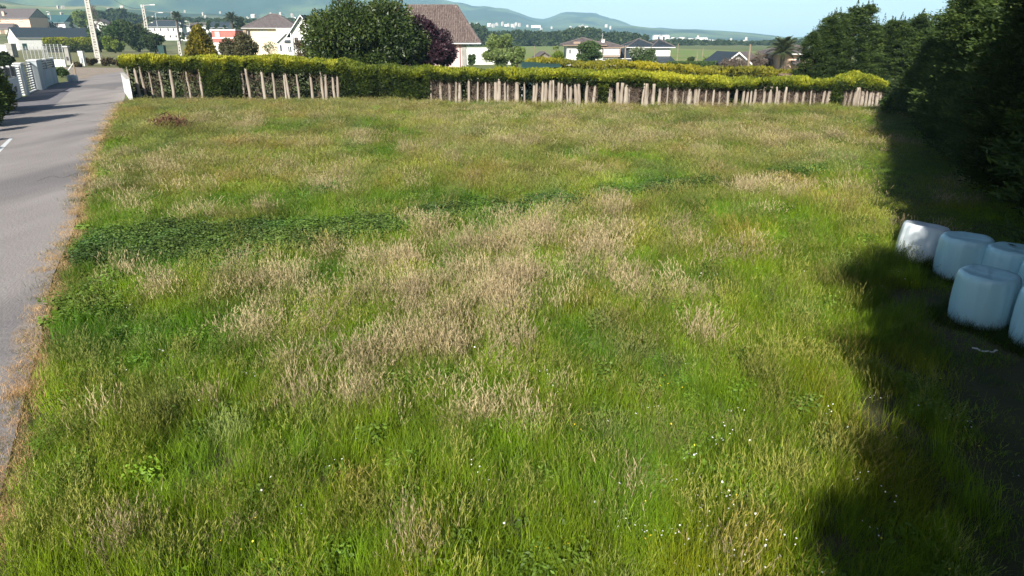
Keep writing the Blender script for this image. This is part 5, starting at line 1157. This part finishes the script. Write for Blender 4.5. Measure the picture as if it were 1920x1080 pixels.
# tint (the plant's own colour)
lush = np.array([.15, .28, .035]); yel = np.array([.34, .43, .055]); oli = np.array([.27, .29, .10]); blu = np.array([.12, .20, .08]); red = np.array([.19, .125, .07])
k1 = np.clip((n1 * .5 + n2 * .5 - .38) * 4.2, 0, 1)[:, None]; k2 = np.clip((n3 - .38) * 3.5, 0, 1)[:, None]
tint = lush * (1 - k1) + yel * k1
tint = tint * (1 - .45 * k2) + blu * (.45 * k2)
fo = (np.clip(y / 45, 0, 1) * .72 * np.clip(n1 * 3.4 - 1.0, .15, 1))[:, None]; tint = tint * (1 - fo) + oli * 1.12 * fo
rt = right[:, None] * .55; tint = tint * (1 - rt) + np.array([.31, .38, .05]) * rt
sc = np.array([.56, .50, .36]); sp2 = np.array([.47, .40, .31]); kk = np.clip((n2 - .4) * 3, 0, 1)[:, None]
ol = olv & ~iss; tint[ol] = tint[ol] * .55 + np.array([.14, .125, .065]); tint[iss] = (sc * (1 - kk) + sp2 * kk)[iss]
far_red = iss & (y > 26); tint[far_red] = tint[far_red] * .82 + np.array([.03, .035, .0])
tint[nb_] = np.array([.12, .17, .06]); tint[isw & ~nb_] = np.array([.17, .25, .055])
tint[verge] = np.array([.60, .44, .29]) * (.75 + .5 * rng.random(verge.sum()))[:, None]; lv = verge & (y < 12); tint[lv] = np.array([.58, .40, .26]) * (.7 + .6 * rng.random(lv.sum()))[:, None]
tint[vmix] = np.array([.16, .15, .04])
h1 = np.clip((fbm(x * .8, y * .55, 91, 3) - .55) * 6, 0, 1)[:, None]; h2 = np.clip((fbm(x * .7, y * .5, 92, 3) - .56) * 6, 0, 1)[:, None]; h3 = np.clip((fbm(x * .9, y * .6, 93, 3) - .57) * 6, 0, 1)[:, None]; h4 = np.clip((fbm(x * .5, y * .35, 94, 3) - .55) * 6, 0, 1)[:, None]
vv = (~verge & ~iss)[:, None]; tint = tint * np.where(vv, 1 + h1 * np.array([.16, -.07, .04]), 1) * np.where(vv, 1 + h2 * np.array([-.18, -.02, .10]), 1) * np.where(vv, 1 + h3 * np.array([.12, .20, -.15]), 1) * np.where(vv, 1 - .28 * h4, 1)
tint *= (.62 + .72 * rng.random(n))[:, None]
hs = .60 + .85 * (n2 - .2) + .55 * (n4 - .4); hs *= np.where(short, .8, 1.0); hs *= .72 + .56 * rng.random(n); hs = np.clip(hs, .34, 1.6)
hs *= np.interp(y, [5, 20, 40, 66], [1.0, .98, .85, .8]); hs[nb_] = .8 + .25 * rng.random(nb_.sum())
ws = np.interp(y, [4, 10, 20, 40, 66], [.9, 1.0, 1.35, 2.0, 2.5])
# slanted band of shorter plants in the foreground
low_band = np.exp(-(((px - 300) / 170) ** 2 + ((py - 900 + (px - 300) * .25) / 24) ** 2)); hs *= 1 - .78 * low_band * (px < 500)
scl = np.stack([ws * (.85 + .3 * rng.random(n)), ws * (.85 + .3 * rng.random(n)), hs], 1); P3 = np.stack([x, y, np.full(n, -.02)], 1)
M = keep
g_ = (~verge) & (~nb_) & M; scatter('field_grass', 'tall uncut meadow grass covering the field', 'grass', cg, P3[g_], pick[g_], scl[g_], tint[g_])
g_ = nb_ & M; scatter('nettle_band', 'dark green band of nettles winding across the field', 'nettles', cg, P3[g_], pick[g_], scl[g_], tint[g_])
g_ = verge & M; scatter('dry_verge', 'dry orange brown grass along the road edge', 'dry grass', cg, P3[g_], pick[g_], scl[g_] * [.8, .8, .8], tint[g_])
# flowers: thick towards the lower right
nf = 5200; fx = rng.uniform(-8, 12, nf); fy = rng.uniform(3.2, 16, nf); fpx, fpy = to_px_np(fx, fy, .4)
dn = .05 + .9 * np.exp(-(((fpx - 1430) / 230) ** 2 + ((fpy - 960) / 170) ** 2)) + .15 * np.exp(-(((fpx - 1100) / 300) ** 2 + ((fpy - 850) / 150) ** 2))
fk = (rng.random(nf) < dn * np.clip(fbm(fx * 1.1, fy * 1.1, 77, 2) * 2.2 - .55, 0, 1) * .75) & (fx > road_edge_x(fy) + 1.5) & (fx < tline(fy) - 4); m_ = fk.sum()
fp = rng.choice([0, 0, 1, 2], m_); one = np.ones((m_, 3)); scatter('wild_flowers', 'small white daisies and yellow buttercups in the grass at lower right', 'wildflowers', cf, np.stack([fx[fk], fy[fk], np.zeros(m_)], 1), fp, one, one, .2)
# rank weeds spilling onto the road
0 and tree('roadside_weed', 'pale leafy weed spilling over the road edge', 'weed', 140, 490, 70, 436, L_light, 1500, 12, z0=.0, leaf_px=8, ratio=.4)
# tufts round the bales and light rough grass near the far hedge foot
tp = []
for (bx, by_, rd) in BPOS:
    for k in range(70): a = random.random() * 6.28; tp.append((bx + math.cos(a) * (rd + .08 + random.random() * .25), by_ + math.sin(a) * (rd + .08 + random.random() * .25), -.02))
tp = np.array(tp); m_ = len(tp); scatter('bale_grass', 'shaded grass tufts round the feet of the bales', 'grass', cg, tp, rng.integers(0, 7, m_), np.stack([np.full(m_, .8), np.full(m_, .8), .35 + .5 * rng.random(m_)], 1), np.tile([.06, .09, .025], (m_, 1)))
print('grass plants', n)
